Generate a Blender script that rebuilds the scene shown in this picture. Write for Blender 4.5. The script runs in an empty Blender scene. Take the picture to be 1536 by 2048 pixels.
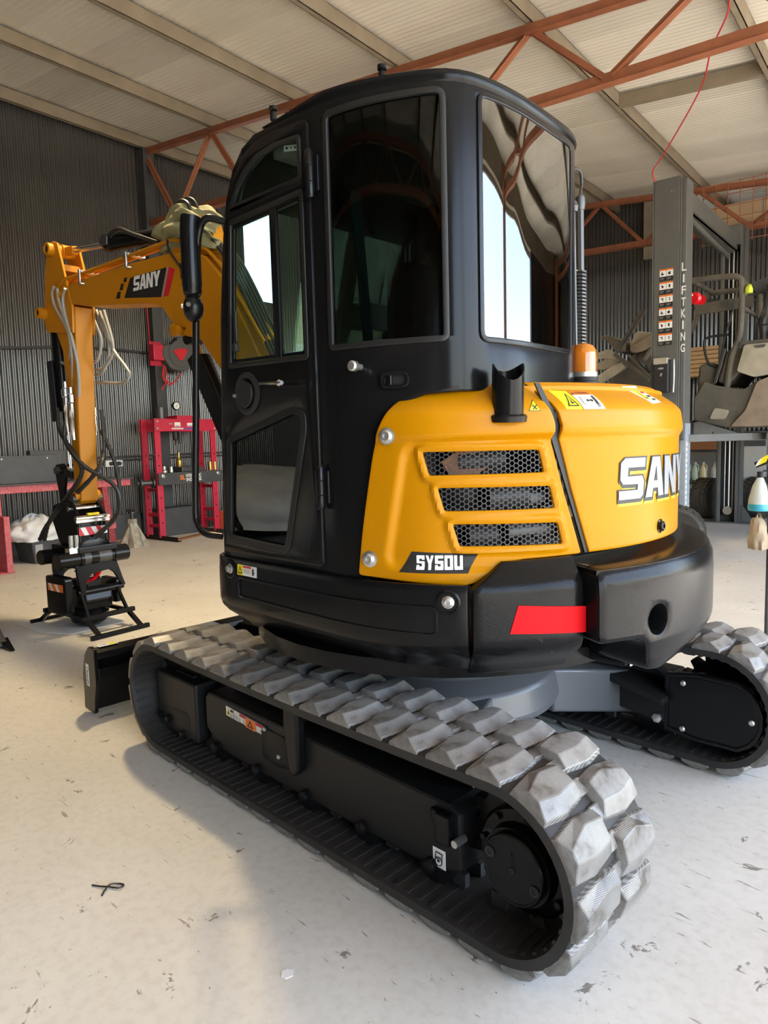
import bpy, bmesh, math, random
from mathutils import Vector, Matrix
random.seed(4)
sc = bpy.context.scene
COL = sc.collection
R = math.radians

# ------------------------------------------------------------------ camera
cam = bpy.data.cameras.new('camera'); camo = bpy.data.objects.new('camera', cam); COL.objects.link(camo)
cam.sensor_fit = 'HORIZONTAL'; cam.sensor_width = 36.0; cam.lens = 36.0 * 1391.83 / 1536.0
cam.clip_start = 0.05; cam.clip_end = 400
_p, _r, _y = 0.0991558, -0.0267999, -0.7761634
fw = Vector((math.cos(_p) * math.cos(_y), math.cos(_p) * math.sin(_y), -math.sin(_p)))
rt = fw.cross(Vector((0, 0, 1))).normalized(); up = rt.cross(fw)
r2 = rt * math.cos(_r) + up * math.sin(_r); u2 = up * math.cos(_r) - rt * math.sin(_r)
m = Matrix((r2, u2, -fw)).transposed().to_4x4(); m.translation = Vector((-2.0852, 2.4286, 1.4694))
camo.matrix_world = m
sc.camera = camo

# ------------------------------------------------------------------ sky, sun, exposure
A0 = R(6.6)                                   # the shed is turned 6.6 degrees against the machine
BLD = Matrix.Rotation(A0, 4, 'Z')             # shed coordinates: x = t (towards the far wall), y = -p, z up
def E(t, p, z): return BLD @ Vector((t, -p, z))
wd = bpy.data.worlds.new('sky'); sc.world = wd; wd.use_nodes = True
nt = wd.node_tree; nt.nodes.clear()
sky = nt.nodes.new('ShaderNodeTexSky'); sky.sky_type = 'NISHITA'; sky.sun_disc = False
sky.sun_elevation = R(58); sky.sun_rotation = R(250); sky.air_density = 1.0; sky.dust_density = 1.6; sky.ozone_density = 1.0
bg = nt.nodes.new('ShaderNodeBackground'); bg.inputs['Strength'].default_value = 0.60
wo = nt.nodes.new('ShaderNodeOutputWorld')
nt.links.new(sky.outputs[0], bg.inputs[0]); nt.links.new(bg.outputs[0], wo.inputs[0])
sun = bpy.data.lights.new('sun', 'SUN'); sun.energy = 10.0; sun.angle = R(0.6); sun.color = (1.0, 0.93, 0.82)
so = bpy.data.objects.new('sun', sun); COL.objects.link(so)
so.rotation_euler = (BLD.to_3x3() @ Vector((1.0, 0.25, -1.35))).to_track_quat('-Z', 'Y').to_euler()
def portal(name, c, look, w, h):
    l = bpy.data.lights.new(name, 'AREA'); l.shape = 'RECTANGLE'; l.size = w; l.size_y = h; l.cycles.is_portal = True
    o = bpy.data.objects.new(name, l); COL.objects.link(o)
    q = (BLD.to_3x3() @ Vector(look)).to_track_quat('-Z', 'Z'); o.rotation_euler = q.to_euler(); o.location = E(*c)
portal('open_front_portal', (-6.2, 1.0, 2.4), (1, 0, 0), 14.6, 4.8); portal('wall_opening_portal', (8.78, 6.8, 5.16), (-1, 0, 0), .75, 1.7)
sc.view_settings.view_transform = 'Standard'; sc.view_settings.look = 'None'
sc.view_settings.exposure = 1.26; sc.view_settings.gamma = 1.0; sc.view_settings.use_curve_mapping = False
sc.cycles.use_denoising = True
sc.cycles.max_bounces = 10; sc.cycles.diffuse_bounces = 6; sc.cycles.glossy_bounces = 5; sc.cycles.transparent_max_bounces = 14
sc.cycles.sample_clamp_indirect = 6.0; sc.cycles.caustics_reflective = False; sc.cycles.caustics_refractive = False

# ------------------------------------------------------------------ materials
def _in(b, *names):
    for n in names:
        if n in b.inputs: return b.inputs[n]
def mat(name, col, rough=0.5, metal=0.0, coat=0.0, spec=0.5, noise=None, bump=None, rvar=0.0):
    """noise = (scale, colour2, amount, detail[, stretch]); bump = (scale, strength, distance)"""
    m = bpy.data.materials.new(name); m.use_nodes = True; n = m.node_tree; b = n.nodes['Principled BSDF']
    b.inputs['Base Color'].default_value = (*col, 1); b.inputs['Roughness'].default_value = rough
    b.inputs['Metallic'].default_value = metal; _in(b, 'Coat Weight').default_value = coat
    _in(b, 'Coat Roughness').default_value = 0.08; _in(b, 'Specular IOR Level').default_value = spec
    tc = None
    def coord(stretch):
        t = n.nodes.new('ShaderNodeTexCoord'); mp = n.nodes.new('ShaderNodeMapping'); mp.inputs['Scale'].default_value = stretch
        n.links.new(t.outputs['Object'], mp.inputs[0]); return mp.outputs[0]
    if noise:
        st = noise[4] if len(noise) > 4 else (1, 1, 1)
        tx = n.nodes.new('ShaderNodeTexNoise'); tx.inputs['Scale'].default_value = noise[0]; tx.inputs['Detail'].default_value = noise[3]
        n.links.new(coord(st), tx.inputs['Vector'])
        rp = n.nodes.new('ShaderNodeValToRGB'); rp.color_ramp.elements[0].position = 0.5 - 0.25 * (1 if noise[2] else 1); rp.color_ramp.elements[1].position = 0.72
        rp.color_ramp.elements[0].color = (*col, 1)
        c2 = [c * (1 - noise[2]) + d * noise[2] for c, d in zip(col, noise[1])]
        rp.color_ramp.elements[1].color = (*c2, 1)
        n.links.new(tx.outputs[0], rp.inputs[0]); n.links.new(rp.outputs[0], b.inputs['Base Color'])
        if rvar:
            mr = n.nodes.new('ShaderNodeMapRange'); mr.inputs['To Min'].default_value = max(0.02, rough - rvar); mr.inputs['To Max'].default_value = min(1, rough + rvar)
            n.links.new(tx.outputs[0], mr.inputs[0]); n.links.new(mr.outputs[0], b.inputs['Roughness'])
    if bump:
        tx = n.nodes.new('ShaderNodeTexNoise'); tx.inputs['Scale'].default_value = bump[0]; tx.inputs['Detail'].default_value = 3
        n.links.new(coord((1, 1, 1)), tx.inputs['Vector'])
        bp = n.nodes.new('ShaderNodeBump'); bp.inputs['Strength'].default_value = bump[1]; bp.inputs['Distance'].default_value = bump[2]
        n.links.new(tx.outputs[0], bp.inputs['Height']); n.links.new(bp.outputs[0], b.inputs['Normal'])
    return m
def glass(name, tint, refl=1.5, rough=0.0, extra=0.03):
    m = bpy.data.materials.new(name); m.use_nodes = True; n = m.node_tree; n.nodes.clear()
    tr = n.nodes.new('ShaderNodeBsdfTransparent'); tr.inputs[0].default_value = (*tint, 1)
    gl = n.nodes.new('ShaderNodeBsdfGlossy'); gl.inputs['Roughness'].default_value = rough; gl.inputs[0].default_value = (1, 1, 1, 1)
    # Schlick's Fresnel curve, the same from both faces of the pane
    lw = n.nodes.new('ShaderNodeLayerWeight'); lw.inputs['Blend'].default_value = 0.5
    pw = n.nodes.new('ShaderNodeMath'); pw.operation = 'POWER'; pw.inputs[1].default_value = 5.0; n.links.new(lw.outputs['Facing'], pw.inputs[0])
    f0 = ((refl-1)/(refl+1))**2+extra
    fr = n.nodes.new('ShaderNodeMath'); fr.operation = 'MULTIPLY_ADD'; fr.inputs[1].default_value = 1-f0; fr.inputs[2].default_value = f0; n.links.new(pw.outputs[0], fr.inputs[0])
    ad = fr
    mx = n.nodes.new('ShaderNodeMixShader'); o = n.nodes.new('ShaderNodeOutputMaterial')
    n.links.new(ad.outputs[0], mx.inputs[0]); n.links.new(tr.outputs[0], mx.inputs[1]); n.links.new(gl.outputs[0], mx.inputs[2])
    n.links.new(mx.outputs[0], o.inputs[0]); return m
def emis(name, col, s):
    m = bpy.data.materials.new(name); m.use_nodes = True; b = m.node_tree.nodes['Principled BSDF']
    b.inputs['Base Color'].default_value = (*col, 1); b.inputs['Emission Color'].default_value = (*col, 1); b.inputs['Emission Strength'].default_value = s; return m

M = {}
M['yellow'] = mat('yellow_paint', (0.50, 0.205, 0.0006), 0.30, coat=0.0, spec=0.16)
M['yellow_arm'] = mat('yellow_arm_paint', (0.52, 0.205, 0.005), 0.42, spec=0.3)
M['black'] = mat('black_gloss_paint', (0.0065, 0.0065, 0.007), 0.22, spec=0.24)
M['black_satin'] = mat('black_satin_paint', (0.0085, 0.0085, 0.009), 0.20, spec=0.18, coat=0.0)
M['black_frame'] = mat('black_frame_paint', (0.012, 0.012, 0.012), 0.40, spec=0.26, bump=(260, 0.05, 0.002))
M['black_cast'] = mat('black_cast_paint', (0.007, 0.007, 0.0075), 0.19, spec=0.15, bump=(170, 0.18, 0.003))
M['rubber_black'] = mat('black_rubber', (0.014, 0.014, 0.014), 0.62, noise=(9, (0.05, 0.045, 0.04), 0.5, 5))
M['seal'] = mat('rubber_seal', (0.010, 0.010, 0.010), 0.5)
M['plastic'] = mat('black_plastic', (0.014, 0.014, 0.015), 0.55)
M['glass'] = glass('tinted_cab_glass', (0.84, 0.95, 0.90), 1.50, extra=0.0)
M['glass_low'] = glass('lower_door_glass', (0.42, 0.50, 0.48), 1.55, extra=0.02)
M['glass_dark'] = glass('dark_side_glass', (0.22, 0.27, 0.25), 1.36, extra=0.0)
M['glass_rear'] = glass('dark_rear_glass', (0.22, 0.26, 0.25), 1.75, extra=0.06)
M['chrome'] = mat('bright_steel', (0.75, 0.75, 0.74), 0.18, 1.0)
M['zinc'] = mat('zinc_bolt', (0.62, 0.62, 0.60), 0.35, 0.9)
M['steel_dark'] = mat('dark_steel', (0.10, 0.10, 0.10), 0.45, 0.7)
M['hose'] = mat('hydraulic_hose', (0.018, 0.018, 0.018), 0.42)
M['hose_grey'] = mat('grey_sheathed_hose', (0.36, 0.36, 0.33), 0.38)
M['white'] = mat('white_print', (0.82, 0.82, 0.80), 0.5)
M['silver'] = mat('silver_print', (0.30, 0.31, 0.33), 0.35, 0.1)
M['red'] = mat('red_reflector', (0.66, 0.004, 0.008), 0.5, spec=0.12)
M['red_print'] = mat('red_print', (0.62, 0.012, 0.03), 0.45)
M['orange_print'] = mat('orange_print', (0.85, 0.20, 0.02), 0.5)
M['yellow_print'] = mat('yellow_print', (0.88, 0.72, 0.01), 0.5)
M['ink'] = mat('black_print', (0.012, 0.012, 0.012), 0.5)
M['grey_print'] = mat('grey_print', (0.30, 0.30, 0.30), 0.5)
M['blue_print'] = mat('blue_print', (0.05, 0.16, 0.55), 0.5)
M['amber'] = mat('amber_lens', (0.95, 0.28, 0.01), 0.15, coat=0.6)
b_ = M['amber'].node_tree.nodes['Principled BSDF']; _in(b_, 'Transmission Weight').default_value = 0.45
M['mesh_dark'] = mat('dark_grille_steel', (0.035, 0.035, 0.036), 0.4, spec=0.4)
M['grey_body'] = mat('grey_undercarriage_paint', (0.075, 0.08, 0.085), 0.4, coat=0.2)
M['rust'] = mat('red_oxide_steel', (0.38, 0.135, 0.060), 0.62, noise=(6, (0.24, 0.085, 0.045), 0.8, 6))
M['purlin'] = mat('grey_galvanised_purlin', (0.33, 0.27, 0.19), 0.6, noise=(3, (0.20, 0.16, 0.11), 0.7, 6))
M['roof'] = mat('corrugated_roof_underside', (0.86, 0.82, 0.72), 0.58, 0.15, noise=(1.2, (0.72, 0.66, 0.56), 0.8, 6, (0.6, 1.6, 1)))
M['roof_dull'] = mat('corrugated_roof_underside_dull', (0.78, 0.735, 0.64), 0.6, 0.15, noise=(1.5, (0.64, 0.59, 0.50), 0.8, 6, (0.6, 1.6, 1)))
M['wall'] = mat('dark_corrugated_steel', (0.052, 0.049, 0.046), 0.24, 0.0, spec=1.0, coat=0.5, noise=(1.6, (0.036, 0.033, 0.031), 0.8, 5, (1, 1, 0.3)))
M['cream'] = mat('cream_sheet', (0.62, 0.44, 0.26), 0.7)
M['press_red'] = mat('red_press_paint', (0.62, 0.022, 0.062), 0.40, noise=(14, (0.45, 0.02, 0.05), 0.8, 3))
M['bench_red'] = mat('chipped_red_paint', (0.46, 0.018, 0.038), 0.5, noise=(26, (0.55, 0.30, 0.29), 0.45, 7))
M['charcoal'] = mat('charcoal_sheet', (0.045, 0.047, 0.052), 0.55, noise=(5, (0.08, 0.08, 0.08), 0.6, 5))
M['lift_grey'] = mat('grey_lift_paint', (0.095, 0.10, 0.098), 0.5, noise=(3, (0.14, 0.135, 0.12), 0.7, 5))
M['lift_blue'] = mat('blue_grey_lift_paint', (0.26, 0.32, 0.40), 0.5, noise=(11, (0.40, 0.42, 0.42), 0.8, 6))
M['dusty'] = mat('dusty_plastic', (0.060, 0.057, 0.050), 0.7, noise=(4, (0.17, 0.145, 0.105), 0.8, 6))
M['dusty_light'] = mat('dusty_beige_plastic', (0.44, 0.40, 0.31), 0.7, noise=(4, (0.24, 0.21, 0.15), 0.8, 6))
M['dusty_tan'] = mat('mud_dusted_plastic', (0.30, 0.235, 0.165), 0.8, noise=(5, (0.16, 0.12, 0.085), 0.8, 6))
M['timber'] = mat('raw_timber', (0.62, 0.42, 0.22), 0.7, noise=(3, (0.48, 0.31, 0.15), 0.8, 5, (1, 6, 12)))
M['timber_dark'] = mat('old_timber', (0.33, 0.14, 0.055), 0.75, noise=(4, (0.20, 0.085, 0.035), 0.8, 5, (1, 4, 8)))
M['tyre'] = mat('dusty_tyre_rubber', (0.030, 0.029, 0.027), 0.75, noise=(7, (0.09, 0.08, 0.065), 0.7, 5))
M['tarp'] = mat('white_crumpled_sheet', (0.80, 0.80, 0.79), 0.55, noise=(5, (0.52, 0.53, 0.55), 0.7, 4))
M['khaki'] = mat('khaki_canvas', (0.30, 0.285, 0.15), 0.8, noise=(12, (0.20, 0.19, 0.095), 0.7, 5))
M['bag'] = mat('grimy_bag', (0.45, 0.36, 0.24), 0.7, noise=(14, (0.24, 0.17, 0.10), 0.8, 6))
M['jack'] = mat('worn_jackstand_paint', (0.46, 0.43, 0.37), 0.6, noise=(12, (0.17, 0.13, 0.07), 0.8, 6))
M['orange'] = mat('orange_plastic', (0.80, 0.17, 0.08), 0.45)
M['brass'] = mat('brass', (0.62, 0.42, 0.12), 0.3, 0.9)
M['clearplastic'] = mat('milky_plastic', (0.56, 0.60, 0.57), 0.35)
M['milkgreen'] = mat('milky_green_plastic', (0.46, 0.60, 0.52), 0.35)
M['milkyellow'] = mat('milky_yellow_plastic', (0.66, 0.62, 0.38), 0.35)
M['cyan'] = mat('blue_fluid', (0.06, 0.42, 0.55), 0.3)
M['lime'] = mat('lime_rag', (0.55, 0.65, 0.05), 0.7)
M['red_lamp'] = mat('red_lamp_lens', (0.72, 0.012, 0.02), 0.2, coat=0.6)
M['grey_case'] = mat('grey_reel_case', (0.085, 0.085, 0.085), 0.5)
M['red_hose'] = mat('red_hose', (0.55, 0.03, 0.03), 0.5)
M['seatcloth'] = mat('seat_cloth', (0.03, 0.032, 0.036), 0.9)
M['trim_grey'] = mat('cab_trim_grey', (0.10, 0.10, 0.095), 0.85)
M['maroon'] = mat('maroon_lever_sleeve', (0.16, 0.01, 0.025), 0.6)
M['teal'] = mat('teal_seat_belt', (0.10, 0.26, 0.28), 0.7)
M['outside'] = mat('pale_gravel', (0.56, 0.50, 0.41), 0.9, noise=(2, (0.40, 0.35, 0.27), 0.8, 6))
M['paper'] = mat('white_paper', (0.70, 0.70, 0.68), 0.8)
M['board'] = mat('grey_board', (0.42, 0.42, 0.40), 0.6)

def worn_lug():
    m = bpy.data.materials.new('worn_grey_rubber'); m.use_nodes = True; n = m.node_tree; b = n.nodes['Principled BSDF']
    tc = n.nodes.new('ShaderNodeTexCoord')
    wv = n.nodes.new('ShaderNodeTexWave'); wv.bands_direction = 'X'; wv.inputs['Scale'].default_value = 95; wv.inputs['Distortion'].default_value = 1.5; wv.inputs['Detail'].default_value = 2; wv.inputs['Detail Scale'].default_value = 2
    n.links.new(tc.outputs['Object'], wv.inputs[0])
    ns = n.nodes.new('ShaderNodeTexNoise'); ns.inputs['Scale'].default_value = 17; ns.inputs['Detail'].default_value = 8
    n.links.new(tc.outputs['Object'], ns.inputs['Vector'])
    oi = n.nodes.new('ShaderNodeObjectInfo')
    r1 = n.nodes.new('ShaderNodeValToRGB'); e = r1.color_ramp.elements
    e[0].position = 0.32; e[0].color = (0.115, 0.095, 0.075, 1); e[1].position = 0.66; e[1].color = (0.37, 0.36, 0.335, 1)
    x = e.new(0.45); x.color = (0.27, 0.255, 0.232, 1)
    n.links.new(ns.outputs[0], r1.inputs[0])
    mx = n.nodes.new('ShaderNodeMixRGB'); mx.blend_type = 'MULTIPLY'; mx.inputs[0].default_value = 0.60
    n.links.new(r1.outputs[0], mx.inputs[1]); n.links.new(wv.outputs[0], mx.inputs[2])
    mr = n.nodes.new('ShaderNodeMapRange'); mr.inputs['To Min'].default_value = 0.72; mr.inputs['To Max'].default_value = 1.12
    n.links.new(oi.outputs['Random'], mr.inputs[0])
    m2 = n.nodes.new('ShaderNodeMixRGB'); m2.blend_type = 'MULTIPLY'; m2.inputs[0].default_value = 1.0
    n.links.new(mx.outputs[0], m2.inputs[1]); n.links.new(mr.outputs[0], m2.inputs[2])
    n.links.new(m2.outputs[0], b.inputs['Base Color']); b.inputs['Roughness'].default_value = 0.36
    bp = n.nodes.new('ShaderNodeBump'); bp.inputs['Strength'].default_value = 0.12; bp.inputs['Distance'].default_value = 0.003
    n.links.new(ns.outputs[0], bp.inputs['Height']); n.links.new(bp.outputs[0], b.inputs['Normal'])
    return m
M['lug'] = worn_lug()

def floor_mat():
    m = bpy.data.materials.new('stained_concrete'); m.use_nodes = True; n = m.node_tree; b = n.nodes['Principled BSDF']
    tc = n.nodes.new('ShaderNodeTexCoord')
    def tex(scale, detail, stretch=(1, 1, 1), rot=0, rough=0.6, dist=0):
        mp = n.nodes.new('ShaderNodeMapping'); mp.inputs['Scale'].default_value = stretch; mp.inputs['Rotation'].default_value = (0, 0, rot)
        n.links.new(tc.outputs['Object'], mp.inputs[0])
        t = n.nodes.new('ShaderNodeTexNoise'); t.inputs['Scale'].default_value = scale; t.inputs['Detail'].default_value = detail; t.inputs['Roughness'].default_value = rough; t.inputs['Distortion'].default_value = dist
        n.links.new(mp.outputs[0], t.inputs['Vector']); return t.outputs[0]
    def ramp(v, a, b_, c1, c2):
        r = n.nodes.new('ShaderNodeValToRGB'); r.color_ramp.elements[0].position = a; r.color_ramp.elements[1].position = b_
        r.color_ramp.elements[0].color = (*c1, 1); r.color_ramp.elements[1].color = (*c2, 1); n.links.new(v, r.inputs[0]); return r.outputs[0]
    def mul(a, b_, f=1.0):
        x = n.nodes.new('ShaderNodeMixRGB'); x.blend_type = 'MULTIPLY'; x.inputs[0].default_value = f
        n.links.new(a, x.inputs[1]); n.links.new(b_, x.inputs[2]); return x.outputs[0]
    base = ramp(tex(0.9, 7), 0.32, 0.70, (0.60, 0.575, 0.51), (0.72, 0.70, 0.64))
    fine = ramp(tex(28, 6), 0.30, 0.55, (0.90, 0.89, 0.88), (1, 1, 1))
    # oil spots and flaked patches
    def both(u, v):
        x = n.nodes.new('ShaderNodeMath'); x.operation = 'MULTIPLY'; n.links.new(u, x.inputs[0]); n.links.new(v, x.inputs[1]); return x.outputs[0]
    spots = ramp(tex(7, 6, rough=0.68, dist=0.5), 0.645, 0.67, (1, 1, 1), (0.34, 0.32, 0.30))
    marks = ramp(tex(8, 5, (1, 5, 1), 0.6, 0.6, 0.3), 0.66, 0.70, (1, 1, 1), (0.45, 0.42, 0.38))
    scr = ramp(tex(3.2, 8, (0.5, 6, 1), 2.2, 0.55), 0.68, 0.72, (1, 1, 1), (0.62, 0.60, 0.57))
    patches = ramp(tex(2.2, 10, rough=0.74, dist=0.2), 0.645, 0.665, (1, 1, 1), (0.62, 0.60, 0.57))
    speck = ramp(tex(42, 2), 0.73, 0.76, (1, 1, 1), (0.40, 0.38, 0.36))
    c = mul(base, fine); c = mul(c, spots); c = mul(c, marks); c = mul(c, scr); c = mul(c, patches); c = mul(c, speck)
    n.links.new(c, b.inputs['Base Color'])
    rr = n.nodes.new('ShaderNodeMapRange'); rr.inputs['To Min'].default_value = 0.42; rr.inputs['To Max'].default_value = 0.72
    n.links.new(tex(1.7, 5), rr.inputs[0]); n.links.new(rr.outputs[0], b.inputs['Roughness'])
    bp = n.nodes.new('ShaderNodeBump'); bp.inputs['Strength'].default_value = 0.12; bp.inputs['Distance'].default_value = 0.004
    n.links.new(tex(60, 4), bp.inputs['Height']); n.links.new(bp.outputs[0], b.inputs['Normal'])
    return m
M['floor'] = floor_mat()

# ------------------------------------------------------------------ helpers
def link(name, me, parent=None, mats=(), loc=None):
    o = bpy.data.objects.new(name, me); COL.objects.link(o)
    if me is not None:
        for k in mats: me.materials.append(M[k] if isinstance(k, str) else k)
    if parent is not None:
        o.parent = parent
        # parts are modelled in world metres; parents sit at their base without rotation
        root = Vector((0, 0, 0)); q = parent
        while q is not None: root += q.location; q = q.parent
        o.location = -root if loc is None else Vector(loc) - root
    elif loc is not None: o.location = loc
    return o
def tag(o, label=None, cat=None, group=None, kind=None):
    if label: o['label'] = label
    if cat: o['category'] = cat
    if group: o['group'] = group
    if kind: o['kind'] = kind
    return o
def thing(name, loc, label, cat, group=None):
    return tag(link(name, None, None, (), loc), label, cat, group)
def finish(me, smooth=35):
    if smooth:
        me.shade_smooth()
        try: me.set_sharp_from_angle(angle=R(smooth))
        except Exception: pass
    return me
def bevel_mod(o, w, seg=2, ang=40):
    md = o.modifiers.new('edge', 'BEVEL'); md.width = w; md.segments = seg; md.limit_method = 'ANGLE'; md.angle_limit = R(ang); md.harden_normals = False
    return o

class MB:
    """collects simple solids into one mesh"""
    def __init__(s, T=None): s.bm = bmesh.new(); s.T = T or Matrix.Identity(4); s.mi = 0
    def _add(s, vs, fs):
        v = [s.bm.verts.new(s.T @ Vector(p)) for p in vs]
        for f in fs:
            try: fc = s.bm.faces.new([v[i] for i in f]); fc.material_index = s.mi
            except ValueError: pass
        return s
    def box(s, a, b):
        x0, y0, z0 = [min(p, q) for p, q in zip(a, b)]; x1, y1, z1 = [max(p, q) for p, q in zip(a, b)]
        return s._add([(x0,y0,z0),(x1,y0,z0),(x1,y1,z0),(x0,y1,z0),(x0,y0,z1),(x1,y0,z1),(x1,y1,z1),(x0,y1,z1)],
                      [(0,3,2,1),(4,5,6,7),(0,1,5,4),(1,2,6,5),(2,3,7,6),(3,0,4,7)])
    def bar(s, p, q, w, h, upv=(0, 0, 1)):
        p, q = Vector(p), Vector(q); d = (q - p).normalized(); u = Vector(upv); sd = d.cross(u)
        if sd.length < 1e-4: sd = d.cross(Vector((1, 0, 0)))
        sd.normalize(); u = sd.cross(d).normalized(); sd *= w / 2; u *= h / 2
        return s._add([p-sd-u, p+sd-u, p+sd+u, p-sd+u, q-sd-u, q+sd-u, q+sd+u, q-sd+u],
                      [(0,1,2,3),(7,6,5,4),(0,4,5,1),(1,5,6,2),(2,6,7,3),(3,7,4,0)])
    def tube(s, pts, r, n=10, cap=True):
        pts = [Vector(p) for p in pts]; rs = r if isinstance(r, (list, tuple)) else [r] * len(pts)
        vs, fs = [], []; prev = None
        for i, p in enumerate(pts):
            d = (pts[min(i + 1, len(pts) - 1)] - pts[max(i - 1, 0)])
            d = d.normalized() if d.length > 1e-9 else Vector((0, 0, 1))
            if prev is None: a = d.cross(Vector((0, 0, 1)) if abs(d.z) < 0.9 else Vector((1, 0, 0))).normalized()
            else: a = (prev - d * prev.dot(d)).normalized()
            prev = a; b = d.cross(a)
            for k in range(n):
                t = 2 * math.pi * k / n; vs.append(p + (a * math.cos(t) + b * math.sin(t)) * rs[i])
        for i in range(len(pts) - 1):
            for k in range(n):
                k2 = (k + 1) % n; fs.append((i*n+k, i*n+k2, (i+1)*n+k2, (i+1)*n+k))
        if cap: fs.append(tuple(range(n))[::-1]); fs.append(tuple((len(pts)-1)*n + k for k in range(n)))
        return s._add(vs, fs)
    def cyl(s, p, q, r, n=20): return s.tube([p, q], r, n)
    def lathe(s, prof, c, ax=(0, 0, 1), n=24):
        """prof = [(radius, along)] about an axis through c"""
        d = Vector(ax).normalized(); a = d.cross(Vector((0, 0, 1)) if abs(d.z) < 0.9 else Vector((1, 0, 0))).normalized(); b = d.cross(a); c = Vector(c)
        vs, fs = [], []
        for r, h in prof:
            for k in range(n):
                t = 2 * math.pi * k / n; vs.append(c + d * h + (a * math.cos(t) + b * math.sin(t)) * max(r, 1e-5))
        for i in range(len(prof) - 1):
            for k in range(n):
                k2 = (k + 1) % n; fs.append((i*n+k, i*n+k2, (i+1)*n+k2, (i+1)*n+k))
        fs.append(tuple(range(n))[::-1]); fs.append(tuple((len(prof)-1)*n + k for k in range(n)))
        return s._add(vs, fs)
    def prism(s, poly, d0, d1, f):
        """poly = [(u, v)], f(u, v, d) -> point"""
        n = len(poly); vs = [f(u, v, d0) for u, v in poly] + [f(u, v, d1) for u, v in poly]
        fs = [tuple(range(n))[::-1], tuple(range(n, 2*n))] + [(i, (i+1) % n, n+(i+1) % n, n+i) for i in range(n)]
        return s._add(vs, fs)
    def ball(s, c, rx, ry, rz, n=14, m_=9, jit=0.0):
        c = Vector(c); vs = [c + Vector((0, 0, rz))]; fs = []
        for i in range(1, m_):
            a = math.pi * i / m_
            for k in range(n):
                t = 2 * math.pi * k / n; j = 1 + random.uniform(-jit, jit)
                vs.append(c + Vector((rx*math.sin(a)*math.cos(t)*j, ry*math.sin(a)*math.sin(t)*j, rz*math.cos(a)*j)))
        vs.append(c - Vector((0, 0, rz)))
        for k in range(n): fs.append((0, 1+k, 1+(k+1) % n))
        for i in range(m_-2):
            for k in range(n): fs.append((1+i*n+k, 1+(i+1)*n+k, 1+(i+1)*n+(k+1) % n, 1+i*n+(k+1) % n))
        L = 1 + (m_-1)*n
        for k in range(n): fs.append((L, 1+(m_-2)*n+(k+1) % n, 1+(m_-2)*n+k))
        return s._add(vs, fs)
    def mesh(s, me, f=None):
        """join another mesh, mapped by f"""
        base = [s.bm.verts.new(f(v.co) if f else v.co) for v in me.vertices]
        for p in me.polygons:
            try: fc = s.bm.faces.new([base[i] for i in p.vertices]); fc.material_index = s.mi
            except ValueError: pass
        return s
    def build(s, name, mats, parent=None, smooth=35, bevel=0, seg=2, split=False, **kw):
        if split:
            s.bm.verts.index_update(); seen = set(); out = []
            for v0 in s.bm.verts:
                if v0 in seen: continue
                st_, isl = [v0], []; seen.add(v0)
                while st_:
                    v = st_.pop(); isl.append(v)
                    for e in v.link_edges:
                        w = e.other_vert(v)
                        if w not in seen: seen.add(w); st_.append(w)
                q = MB(); ix = {v: q.bm.verts.new(v.co) for v in isl}
                for f in {f for v in isl for f in v.link_faces}:
                    try: q.bm.faces.new([ix[v] for v in f.verts]).material_index = f.material_index
                    except ValueError: pass
                out.append(q.build(name, mats, parent, smooth, bevel, seg, **dict(kw)))
            s.bm.free(); return out[0]
        bmesh.ops.recalc_face_normals(s.bm, faces=s.bm.faces)
        me = bpy.data.meshes.new(name); s.bm.to_mesh(me); s.bm.free(); finish(me, smooth)
        if isinstance(mats, str): mats = (mats,)
        o = link(name, me, parent, mats, kw.pop('loc', None))
        if bevel: bevel_mod(o, bevel, seg)
        tag(o, **kw); return o

def rnd(poly, r, n=4):
    """round the corners of a polygon; r may be a list"""
    out = []; N = len(poly)
    for i in range(N):
        p = Vector(poly[i]).to_2d(); a = Vector(poly[i-1]).to_2d(); b = Vector(poly[(i+1) % N]).to_2d()
        rr = r[i] if isinstance(r, (list, tuple)) else r
        if rr <= 0: out.append(tuple(p)); continue
        da, db = (a-p), (b-p); la, lb = da.length, db.length
        k = min(rr, la*0.48, lb*0.48); pa = p + da*(k/la); pb = p + db*(k/lb)
        for j in range(n + 1):
            t = j/n; q = pa*(1-t)**2 + p*2*t*(1-t) + pb*t*t; out.append((q.x, q.y))
    return out
def inset(poly, d):
    """move every edge of a polygon inwards by d"""
    N = len(poly); P = [Vector(p).to_2d() for p in poly]
    ar = sum(P[i].x*P[(i+1) % N].y - P[(i+1) % N].x*P[i].y for i in range(N)); sg = 1 if ar > 0 else -1
    out = []
    for i in range(N):
        a, p, b = P[i-1], P[i], P[(i+1) % N]
        e1 = (p-a).normalized(); e2 = (b-p).normalized(); n1 = Vector((-e1.y, e1.x))*sg; n2 = Vector((-e2.y, e2.x))*sg
        nn = n1+n2; l = nn.length
        if l < 1e-6: out.append(tuple(p+n1*d)); continue
        nn /= l; k = d/max(0.35, nn.dot(n1)); q = p+nn*k; out.append((q.x, q.y))
    return out
_tmp = []
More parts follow.
